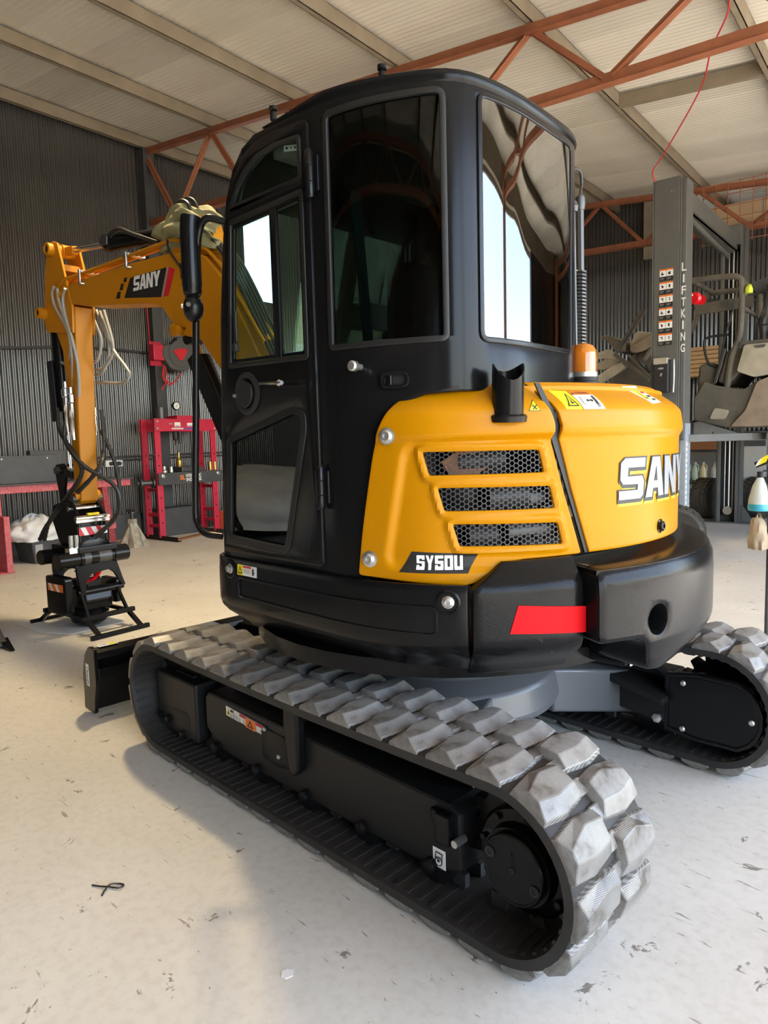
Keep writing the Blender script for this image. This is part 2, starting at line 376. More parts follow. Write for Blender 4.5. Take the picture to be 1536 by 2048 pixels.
def flat(outer, holes=(), thick=0.01, bevel=0.0):
    """mesh of a flat plate with holes, from z = -thick to z = 0"""
    cu = bpy.data.curves.new('tmp', 'CURVE'); cu.dimensions = '2D'; cu.fill_mode = 'BOTH'
    for poly in [outer, *holes]:
        sp = cu.splines.new('POLY'); sp.points.add(len(poly)-1)
        for i, p in enumerate(poly): sp.points[i].co = (p[0], p[1], 0, 1)
        sp.use_cyclic_u = True
    bevel = min(bevel, thick*0.49)
    cu.extrude = thick/2-bevel; cu.bevel_depth = bevel; cu.bevel_resolution = 1
    if bevel: cu.offset = -bevel
    ob = bpy.data.objects.new('tmp', cu); me = bpy.data.meshes.new_from_object(ob)
    bpy.data.objects.remove(ob); bpy.data.curves.remove(cu)
    for v in me.vertices: v.co.z -= thick/2
    return me
def text(s, w, h, thick=0.002, bold=0.0, shear=0.0, keep=False):
    """mesh of a word scaled into the box (0,0)-(w,h), z from 0 to thick"""
    cu = bpy.data.curves.new('tmp', 'FONT'); cu.body = s; cu.size = 1.0; cu.fill_mode = 'BOTH'; cu.extrude = 0.01; cu.offset = bold; cu.shear = shear; cu.resolution_u = 3
    ob = bpy.data.objects.new('tmp', cu); me = bpy.data.meshes.new_from_object(ob)
    bpy.data.objects.remove(ob); bpy.data.curves.remove(cu)
    xs = [v.co.x for v in me.vertices]; ys = [v.co.y for v in me.vertices]
    x0, x1, y0, y1 = min(xs), max(xs), min(ys), max(ys)
    for v in me.vertices:
        v.co.x = (v.co.x-x0)/(x1-x0)*w; v.co.y = (v.co.y-y0)/(y1-y0)*h; v.co.z = (v.co.z+0.01)/0.02*thick
    return me
def cut(me, dx=0, dy=0):
    bm = bmesh.new(); bm.from_mesh(me); bmesh.ops.remove_doubles(bm, verts=bm.verts, dist=1e-6)
    for ax, d in ((0, dx), (1, dy)):
        if not d: continue
        lo = min(v.co[ax] for v in bm.verts); hi = max(v.co[ax] for v in bm.verts); n = int((hi-lo)/d)
        for i in range(1, n+1):
            x = lo+(hi-lo)*i/(n+1); co = Vector((0, 0, 0)); co[ax] = x; no = Vector((0, 0, 0)); no[ax] = 1
            bmesh.ops.bisect_plane(bm, geom=bm.verts[:]+bm.edges[:]+bm.faces[:], plane_co=co, plane_no=no)
    bm.to_mesh(me); bm.free(); return me
def plate(name, mats, parent, f, outer, holes=(), thick=0.01, bevel=0.0, dx=0, dy=0, d=0.0, smooth=30, **kw):
    """a plate bent by f(x, y, z); its outer face lies at depth d"""
    me = cut(flat(outer, holes, thick, bevel), dx, dy)
    mb = MB(); mb.mesh(me, lambda c: f(c.x, c.y, c.z+d)); bpy.data.meshes.remove(me)
    return mb.build(name, mats, parent, smooth, **kw)
def decal(name, parent, f, items, dx=0, dy=0, **kw):
    """a printed sticker: items = [(material, polygon or ('text', string, x, y, w, h[, bold]))], later ones lie on top"""
    mb = MB(); mats = []; gap = 0.0007 if len(items) <= 9 else 0.0005 if len(items) <= 24 else 0.0002
    for i, (mk, shp) in enumerate(items):
        if mk not in mats: mats.append(mk)
        mb.mi = mats.index(mk); z = 0.0010+gap*i
        if shp[0] == 'text':
            me = text(shp[1], shp[4], shp[5], 0.0004, shp[6] if len(shp) > 6 else 0.0)
            for v in me.vertices: v.co.x += shp[2]; v.co.y += shp[3]
            zz = z-0.0004
        else: me = flat(shp, (), 0.0010 if i == 0 else 0.0008, 0); zz = z
        me = cut(me, dx, dy); mb.mesh(me, lambda c: f(c.x, c.y, c.z+zz)); bpy.data.meshes.remove(me)
    return mb.build(name, mats, parent, 0, **kw)
def rect(x0, y0, x1, y1): return [(x0, y0), (x1, y0), (x1, y1), (x0, y1)]
def ring(o, i): return o, [i]
def arc_pts(c, r, a0, a1, n): return [(c[0]+r*math.cos(R(a0+(a1-a0)*k/n)), c[1]+r*math.sin(R(a0+(a1-a0)*k/n))) for k in range(n+1)]
def circ(c, r, n=24): return arc_pts(c, r, 0, 360, n)[:-1]
def smooth_path(pts, n=8):
    """Catmull-Rom through points"""
    P = [Vector(p) for p in pts]; P = [P[0]*2-P[1]]+P+[P[-1]*2-P[-2]]; out = []
    for i in range(1, len(P)-2):
        for k in range(n):
            t = k/n; a, b, c, d = P[i-1], P[i], P[i+1], P[i+2]
            out.append(0.5*((2*b)+(c-a)*t+(2*a-5*b+4*c-d)*t*t+(3*b-a-3*c+d)*t**3))
    out.append(P[-2]); return out
def ss(a, b, x):
    t = max(0, min(1, (x-a)/(b-a))); return t*t*(3-2*t)
# ================================================================== the shed
def roofz(t): return 5.735 + 0.0965 * t
T_WALL, P_END = 8.8, 11.5
mb = MB(BLD); mb.box((-6.4, -14.2, -0.12), (9.0, 9.4, 0.0)); tag(mb.build('floor', 'floor', smooth=0), kind='structure')
mb = MB(BLD); mb.box((-70, -60, -0.30), (-6.4, 60, -0.04)); mb.box((9.0, -60, -0.30), (70, 60, -0.04)); tag(mb.build('ground', 'outside', smooth=0), kind='structure')

# ceiling: outer skin with single corrugated sheets hung under it
mb = MB(BLD); mb._add([(-6.8, 9.4, roofz(-6.8)+.05), (9.1, 9.4, roofz(9.1)+.05), (9.1, -14.2, roofz(9.1)+.05), (-6.8, -14.2, roofz(-6.8)+.05),
        (-6.8, 9.4, roofz(-6.8)+.09), (9.1, 9.4, roofz(9.1)+.09), (9.1, -14.2, roofz(9.1)+.09), (-6.8, -14.2, roofz(-6.8)+.09)],
        [(0,3,2,1),(4,5,6,7),(0,1,5,4),(1,2,6,5),(2,3,7,6),(3,0,4,7)])
ceiling = tag(mb.build('ceiling', 'roof', smooth=0), kind='structure')
def corr_profile(n, pitch, amp): return [(i*pitch/6, amp*math.sin(2*math.pi*i/6)) for i in range(n*6+1)]
prof = corr_profile(10, 0.076, 0.0125)
def sheet_mesh(name, f, L, T=0.003):
    """corrugated sheet: f(x across, v in 0..1 along, h) -> point"""
    vs, fs = [], []; n = len(prof)
    for v in (0, 1):
        for x, h in prof: vs.append(f(x, v, h))
    for i in range(n-1): fs.append((i, i+1, n+i+1, n+i))
    me = bpy.data.meshes.new(name); me.from_pydata([tuple(v) for v in vs], [], fs); finish(me, 60); return me
roof_me = {}
for k in range(-11, 19):
    p = k*0.755
    for h, (ta, tb) in enumerate(((-6.7, 1.9), (1.8, 9.0))):
        key = (h, k % 3 == 0)
        if key not in roof_me:
            roof_me[key] = sheet_mesh('roof_sheet', lambda x, v, hh: BLD.to_3x3() @ Vector((ta+(tb-ta)*v, -x, hh+0.0965*(ta+(tb-ta)*v)+(0.004 if h else 0))), 0)
            roof_me[key].materials.append(M['roof_dull' if key[1] else 'roof'])
        link('roof_sheet', roof_me[key], ceiling, (), E(0, p, 5.745+(0.006 if k % 2 else 0.0)))

# far wall on the left of the photograph, in single sheets
mb = MB(BLD); mb.box((T_WALL+.03, 9.4, 0), (T_WALL+.07, -6.42, 6.75)); mb.box((T_WALL+.03, -6.42, 0), (T_WALL+.07, -7.175, 4.30)); mb.box((T_WALL+.03, -6.42, 6.02), (T_WALL+.07, -7.175, 6.75)); mb.box((T_WALL+.03, -7.175, 0), (T_WALL+.07, -14.2, 6.75))
wall_left = tag(mb.build('wall_left', 'wall', smooth=0), kind='structure')
wm = {}
for k in range(-12, 19):
    p = 3.40+k*0.755
    spans = [(0.0, 6.62)]
    if 6.3 < p < 6.6: spans = [(0.0, 4.30), (6.02, 6.62)]
    for za, zb in spans:
        key = (za, zb)
        if key not in wm:
            wm[key] = sheet_mesh('wall_sheet', lambda x, v, hh: BLD.to_3x3() @ Vector((-hh*1.35, -x, za+(zb-za)*v)), 0); wm[key].materials.append(M['wall'])
        link('wall_sheet', wm[key], wall_left, (), E(T_WALL-(0.004 if k % 2 else 0), p, 0))
# dark kick boards along the foot of that wall
for i, (pa, pb) in enumerate(((-0.3, 1.3), (1.32, 2.75), (2.77, 3.95))):
    mb = MB(BLD); mb.box((T_WALL-.06, -pa, 0.0), (T_WALL-.035, -pb, 0.40)); mb.build('kick_board', 'charcoal', wall_left, 0, bevel=0.004)
# gable wall on the right
mb = MB(BLD); mb._add([(9.0, -P_END-.05, 0), (2.75, -P_END-.05, 0), (2.75, -P_END-.05, roofz(2.75)), (9.0, -P_END-.05, roofz(9.0)),
                       (9.0, -P_END-.10, 0), (2.75, -P_END-.10, 0), (2.75, -P_END-.10, roofz(2.75)), (9.0, -P_END-.10, roofz(9.0))],
                      [(0,1,2,3),(7,6,5,4),(0,4,5,1),(1,5,6,2),(2,6,7,3),(3,7,4,0)])
mb.box((2.75, -P_END-.05, 0), (-6.4, -P_END-.10, 5.12))
wall_right = tag(mb.build('wall_right', 'wall', smooth=0), kind='structure')
for k in range(0, 20):
    t = 8.75-k*0.755; zt = roofz(t)-.02 if t-.755 > 2.0 else 5.12
    key = ('g', round(zt, 2)); me = sheet_mesh('wall_sheet', lambda x, v, hh: BLD.to_3x3() @ Vector((-x, hh*1.35, zt*v)), 0); me.materials.append(M['wall'])
    link('wall_sheet', me, wall_right, (), E(t, P_END-.004*(k % 2), 0))
mb = MB(BLD); mb.box((2.9, -P_END-2.4, 0), (-6.4, -P_END-2.45, 6.2)); tag(mb.build('wall_end', 'cream', smooth=0), kind='structure')
mb = MB(BLD); mb.box((2.72, -P_END+.14, 4.86), (2.92, -P_END+.02, roofz(2.8)-.05)); tag(mb.build('trim_1', 'dusty_light', smooth=0, bevel=.01), kind='structure')
mb = MB(BLD); mb.box((2.2, -P_END+.07, 5.10), (-6.3, -P_END+.03, 5.16)); tag(mb.build('trim_2', 'board', smooth=0), kind='structure')
for i in range(5):
    mb = MB(BLD); ta = 2.72-i*1.83; mb.box((ta, -P_END-.06, 5.16), (ta-1.8, -P_END-.09, 5.60)); mb.build('cream_panel', 'cream', wall_right, 0, bevel=.004)
# wall behind the photographer, front header and posts of the open side
mb = MB(BLD); mb.box((-6.4, 9.4, 0), (9.0, 9.3, 6.7)); tag(mb.build('wall_back', 'wall', smooth=0), kind='structure')
mb = MB(BLD); mb.box((-6.42, 9.4, 4.72), (-6.28, -14.2, 5.14)); tag(mb.build('trim_3', 'purlin', smooth=0, bevel=.01), kind='structure')
for p in (-8.3, -2.0, 4.3, 10.6):
    mb = MB(BLD); mb.box((-6.26, -p-.09, 0), (-6.08, -p+.09, 5.05)); tag(mb.build('trim_4', 'rust', smooth=0, bevel=.008), kind='structure')
mb = MB(BLD); mb.box((-6.42, -8.2, 0), (-6.30, -14.2, 4.72)); mb.box((-6.42, 9.4, 0), (-6.30, 6.2, 4.72)); tag(mb.build('wall_front', 'wall', smooth=0), kind='structure')

# purlins under the sheets
for i in range(10):
    t = 8.70-1.745*i; z = roofz(t)
    mb = MB(BLD); mb.box((t-.035, 9.3, z-.185), (t-.030+.005, -14.1, z-.012)); mb.box((t-.035, 9.3, z-.185), (t+.035, -14.1, z-.178)); mb.box((t-.035, 9.3, z-.019), (t+.035, -14.1, z-.012))
    mb.box((t+.030, 9.3, z-.185), (t+.035, -14.1, z-.165)); tag(mb.build('roof_purlin', 'purlin', smooth=0), 'grey steel purlin running under the corrugated roof sheets', kind='structure', group='roof purlins')
# a short cross member between two purlins at the right
mb = MB(BLD); mb.bar((1.70, -6.75, roofz(1.7)-.11), (0.0, -6.75, roofz(0)-.11), 0.07, 0.15); tag(mb.build('purlin_bridge', 'purlin', smooth=0), 'short grey bridging piece between two purlins above the lift', kind='structure')
# trusses: chords and webs, each a piece
def botz(t): return 4.90+0.036*(t-1.0)
for ti, p in enumerate((-8.3, -2.0, 4.3, 10.6)):
    tr = tag(link('roof_truss', None, None, (), E(8.6, p, 0)), ('red-oxide steel roof truss behind the photographer', 'red-oxide steel roof truss over the near floor', 'red-oxide steel roof truss passing behind the cab', 'red-oxide steel roof truss in front of the dark gable wall')[ti], kind='structure')
    def tb(name, a, b, w, h, **k):
        q = MB(BLD); q.bar((a[0], -p, a[1]), (b[0], -p, b[1]), w, h); q.bar((a[0], -p+w/2+.006, a[1]-h/2+.006), (b[0], -p+w/2+.006, b[1]-h/2+.006), .05, .010)
        return q.build(name, 'rust', tr, 0, bevel=.004)
    top = lambda t: roofz(t)-.245
    tb('top_chord', (8.66, top(8.66)), (-6.1, top(-6.1)), .06, .105)
    tb('bottom_chord', (8.70, botz(8.7)), (-6.1, botz(-6.1)), .07, .115)
    nodes = [8.70-1.745*i for i in range(9)]
    for i in range(8):
        a, b = nodes[i], nodes[i+1]; mid = (a+b)/2+.05
        tb('web_brace', (a-.03, top(a)-.03), (mid+.04, botz(mid)+.03), .05, .07); tb('web_brace', (b+.03, top(b)-.03), (mid-.04, botz(mid)+.03), .05, .07)
    for t in (8.72, 8.72):
        pass
    q = MB(BLD); q.box((8.58, -p-.10, 0), (8.76, -p+.10, 6.35)); q.build('column', 'charcoal', tr, 0, bevel=.006)
# thin red cable clipped to a web and hanging down to the lift
mb = MB(BLD); mb.tube(smooth_path([(1.262, -6.86, 4.71), (1.24, -6.70, 4.80), (1.0, -6.45, 4.92), (.47, -5.85, 5.22), (.22, -5.3, 5.33), (.0, -4.95, 5.42), (-.02, -4.93, 5.56)], 6), .008, 6)
tag(mb.build('power_cable', 'red_hose', loc=None), 'thin red cable hanging from the roof to the lift post top', 'cable')
# welded mesh panel hung on the far truss at the right edge
mg = thing('mesh_panel', E(1.1, 10.35, 4.4), 'rusty wire mesh panel hung beside the far roof truss', 'mesh panel')
mb = MB(BLD)
for i in range(16):
    t = 1.58-i*.19; mb.tube([(t, -10.36, 4.62), (t, -10.36, 5.62)], .007, 5)
for j in range(6): mb.tube([(1.60, -10.35, 4.66+.19*j), (-1.4, -10.35, 4.62+.19*j)], .007, 5)
mb.build('wire_rod', 'rust', mg, 0, split=True)


# warm high-bay lamp above the frame; second, unseen one added by the lift for fill
M['lamp_glow'] = emis('lamp_disc', (1.0, 0.80, 0.52), 18.0); M['lamp_shell'] = mat('lamp_shell', (0.25, 0.25, 0.25), 0.4, 0.6)
def high_bay(t, p, power, label):
    z = roofz(t)-.45; o = thing('high_bay_lamp', E(t, p, z), label, 'lamp', 'high-bay lamps under the roof')
    q = MB(BLD); q.lathe([(.05, .40), (.07, .22), (.10, .20), (.16, .06), (.24, .0), (.23, .0), (.15, .05)], (t, -p, z), (0, 0, 1), 24); q.tube([(t, -p, z+.4), (t, -p, roofz(t)-.17)], .012, 6); q.build('lamp_shade', 'lamp_shell', o, 40)
    q = MB(BLD); q.lathe([(.19, .02), (.19, .03)], (t, -p, z), (0, 0, 1), 24); q.build('lamp_disc', 'lamp_glow', o, 0)
    l = bpy.data.lights.new('lamp_light', 'SPOT'); l.energy = power; l.shadow_soft_size = .19; l.color = (1.0, .76, .42); l.spot_size = R(150); l.spot_blend = .8
    lo = bpy.data.objects.new('lamp_light', l); COL.objects.link(lo); lo.location = E(t, p, z-.02)
high_bay(3.05, 0.95, 430, 'warm high-bay lamp hung from the roof in front of the cab'); high_bay(3.05, 7.6, 110, 'added warm lamp under the roof by the lift, for fill light')
# ================================================================== the excavator
X = thing('mini_excavator', (0, 0, 0), 'yellow and black mini excavator standing in the middle of the floor, rubber tracks, closed cab', 'excavator')
def lerp_curve(pts, n=10):
    return [(p.x, p.y) for p in smooth_path([(a, b, 0) for a, b in pts], n)]
class Plan:
    """a vertical wall that follows a plan curve: (s, z, d) -> point"""
    def __init__(s, pts, prof=None):
        s.P = [Vector(p).to_2d() for p in pts]; s.L = [0]
        for i in range(1, len(s.P)): s.L.append(s.L[-1]+(s.P[i]-s.P[i-1]).length)
        s.prof = prof or (lambda u, z: 0.0)
        s.N = []
        for i in range(len(s.P)):
            t = s.P[min(i+1, len(s.P)-1)]-s.P[max(i-1, 0)]; t.normalize(); s.N.append(Vector((t.y, -t.x)))
    def __call__(s, u, z, d=0.0):
        L = s.L
        if u <= L[0]: i, k = 0, (u-L[0])/(L[1]-L[0])
        elif u >= L[-1]: i, k = len(L)-2, (u-L[-2])/(L[-1]-L[-2])
        else:
            lo, hi = 0, len(L)-1
            while hi-lo > 1:
                mid = (lo+hi)//2
                if L[mid] <= u: lo = mid
                else: hi = mid
            i = lo; k = (u-L[i])/(L[i+1]-L[i])
        p = s.P[i].lerp(s.P[i+1], k); n = s.N[i].lerp(s.N[i+1], max(0, min(1, k))).normalized()
        q = p+n*(d+s.prof(u, z)); return Vector((q.x, q.y, z))
    def at(s, x, y):
        b = min(range(len(s.P)), key=lambda i: (s.P[i]-Vector((x, y))).length); return s.L[b]

# ---------------------------------------------------------------- tracks
TR, TL, ZC, SW = 0.2617, 1.9737, 0.2917, 0.20
XR, XF = -TL/2, TL/2
PER = 2*TL+2*math.pi*TR
def track_pos(s, off=0.0):
    """point, tangent, normal on the belt's outer line in the XZ plane"""
    s %= PER; r = TR
    if s < TL: a = Vector((XR+s, 0, ZC+r)); t = Vector((1, 0, 0)); n = Vector((0, 0, 1))
    elif s < TL+math.pi*r:
        q = math.pi/2-(s-TL)/r; n = Vector((math.cos(q), 0, math.sin(q))); a = Vector((XF, 0, ZC))+n*r; t = Vector((math.sin(q), 0, -math.cos(q)))
    elif s < 2*TL+math.pi*r: a = Vector((XF-(s-TL-math.pi*r), 0, ZC-r)); t = Vector((-1, 0, 0)); n = Vector((0, 0, -1))
    else:
        q = -math.pi/2-(s-2*TL-math.pi*r)/r; n = Vector((math.cos(q), 0, math.sin(q))); a = Vector((XR, 0, ZC))+n*r; t = Vector((math.sin(q), 0, -math.cos(q)))
    sag = 0
    if s < TL: sag = -0.012*math.sin(math.pi*s/TL)
    return a+n*off+Vector((0, 0, sag)), t, n
def lug_mesh(mirror):
    base = [(-.054, .200), (.068, .200), (.080, .112), (.064, .014), (-.058, .014), (-.068, .105)]
    topp = [(-.012, .186), (.020, .190), (.034, .112), (.026, .024), (-.034, .022), (-.044, .100)]
    mid = [(a*0.92+c*0.08, b*0.98+e*0.02) for (a, b), (c, e) in zip(base, topp)]
    vs, fs = [], []
    for ring_, z in ((base, -.012), (mid, .006), (topp, .030)):
        for x, y in ring_: vs.append((x, -y if mirror else y, z))
    for L in range(2):
        for i in range(6): fs.append((L*6+i, L*6+(i+1) % 6, L*6+6+(i+1) % 6, L*6+6+i))
    fs.append((12, 13, 14, 15, 16, 17))
    me = bpy.data.meshes.new('lug'); me.from_pydata(vs, [], fs)
    bm = bmesh.new(); bm.from_mesh(me); bmesh.ops.recalc_face_normals(bm, faces=bm.faces); bmesh.ops.bevel(bm, geom=bm.edges[:], offset=.0025, segments=1, affect='EDGES'); bm.to_mesh(me); bm.free()
    me.materials.append(M['lug']); return finish(me, 0)
lugA, lugB = lug_mesh(False), lug_mesh(True)
mb = MB(); mb.box((-.024, -.026, -.01), (.024, .026, .012)); bmesh.ops.bevel(mb.bm, geom=mb.bm.edges[:], offset=.004, segments=1, affect='EDGES')
blk = bpy.data.meshes.new('tread_block'); mb.bm.to_mesh(blk); mb.bm.free(); blk.materials.append(M['lug'])
NL = 37; PITCH = PER/NL
def make_track(side):
    y0 = 0.78*side
    # belt
    bm = bmesh.new(); rows = []; n = 148
    for i in range(n):
        p, t, nn = track_pos(PER*i/n); r = []
        for (dy, off) in ((-.20, -.006), (-.192, .0), (.192, .0), (.20, -.006), (.20, -.034), (.17, -.040), (-.17, -.040), (-.20, -.034)):
            q = p+nn*off; r.append(bm.verts.new((q.x, y0+dy, q.z)))
        rows.append(r)
    for i in range(n):
        a, b = rows[i], rows[(i+1) % n]
        for k in range(8): bm.faces.new((a[k], a[(k+1) % 8], b[(k+1) % 8], b[k]))
    bmesh.ops.recalc_face_normals(bm, faces=bm.faces); me = bpy.data.meshes.new('rubber_track'); bm.to_mesh(me); bm.free()
    T = link('rubber_track', finish(me, 40), X, ('rubber_black',))
    for i in range(NL):
        for row, (me, sgn, sh) in enumerate(((lugA, 1, 0.0), (lugB, -1, 0.5))):
            p, t, nn = track_pos((i+sh)*PITCH+.03)
            # tops of the lugs face outwards; along = opposite to travel so the steep faces look to the rear
            o = bpy.data.objects.new('lug', me); COL.objects.link(o); o.parent = T
            x = -t; z = nn; y = z.cross(x)
            mm = Matrix((x, y, z)).transposed().to_4x4(); mm.translation = Vector((p.x, y0, p.z)); flip = (y.y < 0)
            if flip: mm = mm @ Matrix.Scale(-1, 4, (0, 1, 0))
            o.matrix_local = mm
        p, t, nn = track_pos((i+.25)*PITCH+.03); o = bpy.data.objects.new('tread_block', blk); COL.objects.link(o); o.parent = T
        x = -t; z = nn; y = z.cross(x); mm = Matrix((x, y, z)).transposed().to_4x4(); mm.translation = Vector((p.x, y0, p.z)); o.matrix_local = mm
        p, t, nn = track_pos((i+.75)*PITCH+.03); o = bpy.data.objects.new('tread_block', blk); COL.objects.link(o); o.parent = T
        x = -t; z = nn; y = z.cross(x); mm = Matrix((x, y, z)).transposed().to_4x4(); mm.translation = Vector((p.x, y0, p.z)); o.matrix_local = mm
    # cross ribs and guide teeth on the inside
    mb = MB(); q = MB()
    for i in range(NL*3):
        p, t, nn = track_pos(PER*i/(NL*3)); a = p-nn*.038
        for ya, yb in ((y0-.185, y0-.055), (y0+.055, y0+.185)):
            mb.bar((a.x, ya, a.z), (a.x, yb, a.z), .016, .012, tuple(nn))
        if i % 3 == 0:
            for dy in (-.04, .04):
                b = p-nn*.060; q.bar((b.x-t.x*.025, y0+dy, b.z-t.z*.025), (b.x+t.x*.025, y0+dy, b.z+t.z*.025), .022, .05, tuple(nn))
    tag(mb.build('inner_ribs', 'rubber_black', T, 0), kind='stuff'); tag(q.build('guide_teeth', 'steel_dark', T, 0), kind='stuff')
    return T
make_track(1); make_track(-1)

# ---------------------------------------------------------------- track frames (s = +1 the near, cab side)
def track_frame(s):
    F = lambda x, y, z: (x, s*y, z)
    mb = MB(); mb.prism([(.60, .13), (.695, .20), (.695, .345), (.66, .375), (-.755, .362), (-.80, .34), (-.80, .15), (-.70, .115), (.52, .12)], .70, .875, lambda u, v, d: F(u, d, v))
    fr = mb.build('track_frame', 'black_frame', X, 0, bevel=.012)
    # sloping top ledge
    mb = MB(); mb.prism([(.66, .36), (.62, .40), (-.70, .40), (-.755, .36)], .66, .76, lambda u, v, d: F(u, d, v)); mb.build('frame_top', 'black_frame', fr, 0, bevel=.01)
    mb = MB(); mb.box(F(.745, .70, .105), F(1.115, .895, .385)); mb.box(F(.69, .68, .12), F(.76, .80, .36)); g = mb.build('idler_guard', 'black_frame', X, 0, bevel=.012)
    plate('access_plate', 'black_frame', g, lambda x, y, z: Vector(F(x, .897+z, y)), rnd([(1.10, .215), (1.095, .125), (.815, .105), (.80, .205), (.83, .235)], .02), (), .010, .003)
    mb = MB()
    for x, z in ((1.075, .165), (1.0, .165), (.865, .125)): mb.lathe([(.017, 0), (.017, .016), (.013, .020)], F(x, .897, z), (0, s, 0), 6)
    mb.build('bolt', 'black', g, 30, split=True)
    mb = MB(); mb.box(F(1.0, .80, .385), F(.84, .85, .395)); mb.build('guard_tab', 'black_frame', g, 0, bevel=.003)
    # idler, sprocket, rollers
    mb = MB(); mb.lathe([(.04, -.05), (.12, -.05), (.205, -.045), (.205, .045), (.12, .05), (.04, .05)], (XF, s*.78, ZC), (0, 1, 0), 32); mb.build('idler_wheel', 'black_satin', X, 30)
    mb = MB(); n = 16; prof_ = []
    for i in range(n):
        for k, r in ((-.32, .175), (-.16, .208), (.16, .208), (.32, .175)): prof_.append((XR+r*math.cos(2*math.pi*(i+k)/n), ZC+r*math.sin(2*math.pi*(i+k)/n)))
    mb.prism(prof_, .755, .805, lambda u, v, d: F(u, d, v)); sp = mb.build('sprocket', 'black_satin', X, 0, bevel=.004)
    mb = MB(); mb.lathe([(.160, .0), (.160, .03), (.150, .04), (.118, .045), (.112, .062), (.112, .078)], F(-1.0, .80, .262), (0, s, 0), 40); mo = mb.build('travel_motor', 'black_satin', X, 30)
    mb = MB()
    for i in range(9):
        a = 2*math.pi*i/9+.2; mb.lathe([(.011, 0), (.011, .014)], F(-1.0+.138*math.cos(a), .840, .262+.138*math.sin(a)), (0, s, 0), 6)
    mb.build('motor_bolt', 'black_satin', mo, 0, split=True)
    mb = MB(); mb.lathe([(.103, 0), (.103, .010), (.099, .014), (.094, .014), (.092, .012), (.0, .012)], F(-1.0, .885, .262), (0, s, 0), 48); cv = mb.build('motor_cover', 'black_satin', X, 30)
    mb = MB()
    for dx, dz in ((.075, .028), (-.075, -.028), (.0, .0)): mb.lathe([(.016 if dx else .008, 0), (.016 if dx else .008, .002), (.008 if dx else .004, .0025), (.007, -.002)], F(-1.0+dx, .899, .262+dz), (0, s, 0), 18)
    mb.build('cover_plug', 'plastic', cv, 30, split=True)
    mb = MB(); mb.mesh(text('LEVEL', .04, .010, .0012), lambda c: Vector(F(-.996-c.y*.0+.0*c.x, .898+c.z, .275+c.x))+Vector((-c.y, 0, 0))); mb.build('cover_lettering', 'plastic', cv, 0)
    for x in (.60, .28, -.04, -.36, -.68):
        mb = MB(); mb.lathe([(.03, -.09), (.07, -.088), (.07, -.045), (.05, -.04), (.05, .04), (.07, .045), (.07, .088), (.03, .09)], (x, s*.78, .135), (0, 1, 0), 20); ro = mb.build('track_roller', 'black_satin', X, 30)
        mb = MB(); mb.lathe([(.024, 0), (.024, .02), (.018, .026)], F(x, .875, .135), (0, s, 0), 12); mb.build('roller_bolt', 'black' if s > 0 else 'zinc', ro, 30)
    # carrier post and end bracket on the outer side
    mb = MB(); mb.prism([(.045, .475), (.045, .40), (.025, .24), (-.005, .205), (-.04, .24), (-.045, .47), (-.02, .49), (.02, .49)], .872, .915, lambda u, v, d: F(u, d, v)); po = mb.build('carrier_post', 'black', X, 0, bevel=.01)
    mb = MB(); mb.lathe([(.05, -.13), (.05, .0), (.024, .01), (.024, .03)], F(0, .87, .458), (0, s, 0), 20); mb.build('carrier_roller', 'black_satin', po, 30)
    mb = MB(); mb.box(F(-.715, .875, .235), F(-.775, .905, .335)); mb.prism([(-.69, .335), (-.69, .31), (-.725, .235), (-.745, .235), (-.745, .335)], .875, .895, lambda u, v, d: F(u, d, v)); eb = mb.build('end_bracket', 'black', X, 0, bevel=.006)
    mb = MB(); mb.lathe([(.012, 0), (.012, .05)], F(-.80, .86, .262), (0, s, 0), 10); mb.build('bracket_bolt', 'zinc', eb, 30)
    plate('side_cover', 'black_frame', X, lambda x, y, z: Vector(F(x, .879+z, y)), rnd([(.245, .33), (.085, .325), (.065, .305), (.065, .20), (.16, .185), (.245, .2)], .02), (), .006, .002)
    mb = MB()
    for x, z in ((.215, .327), (.125, .237)): mb.lathe([(.010, 0), (.010, .006), (.006, .009)], F(x, .880, z), (0, s, 0), 12)
    mb.build('cover_bolt', 'zinc', X, 30, split=True)
track_frame(1); track_frame(-1)
def onY(y, s=1): return lambda x, z, d: Vector((-x, y+d, z))       # sticker frame on the left side: x runs to the right as seen
def onYm(y0, x0, z0, tilt=0.0):
    return lambda x, z, d: Vector((x0-x, y0+d, z0+z+x*tilt))
decal('warning_sticker', X, onYm(.8765, .512, .305, -.05), [
    ('white', rect(0, 0, .285, .042)), ('ink', rect(.058, .0, .061, .042)), ('yellow_print', [(.006, .006), (.034, .006), (.020, .036)]), ('ink', [(.013, .010), (.027, .010), (.020, .028)]),
    ('ink', rect(.037, .026, .056, .036)), ('grey_print', rect(.037, .006, .054, .008)), ('grey_print', rect(.037, .012, .054, .014)), ('grey_print', rect(.037, .018, .054, .020)),
    ('red_print', rect(.112, .031, .155, .042)), ('red_print', rect(.232, .031, .285, .042)), ('orange_print', rect(.158, .0, .228, .042)), ('ink', [(.170, .006), (.216, .006), (.193, .038)]), ('orange_print', [(.182, .012), (.204, .012), (.193, .028)]),
    ('grey_print', rect(.068, .010, .105, .012)), ('grey_print', rect(.068, .017, .105, .019)), ('grey_print', rect(.068, .024, .105, .026)), ('ink', rect(.118, .006, .150, .008)), ('ink', rect(.118, .008, .120, .026)), ('ink', rect(.148, .008, .150, .026)), ('ink', rect(.240, .006, .275, .008)), ('ink', rect(.240, .008, .242, .026)), ('ink', rect(.273, .008, .275, .026))])
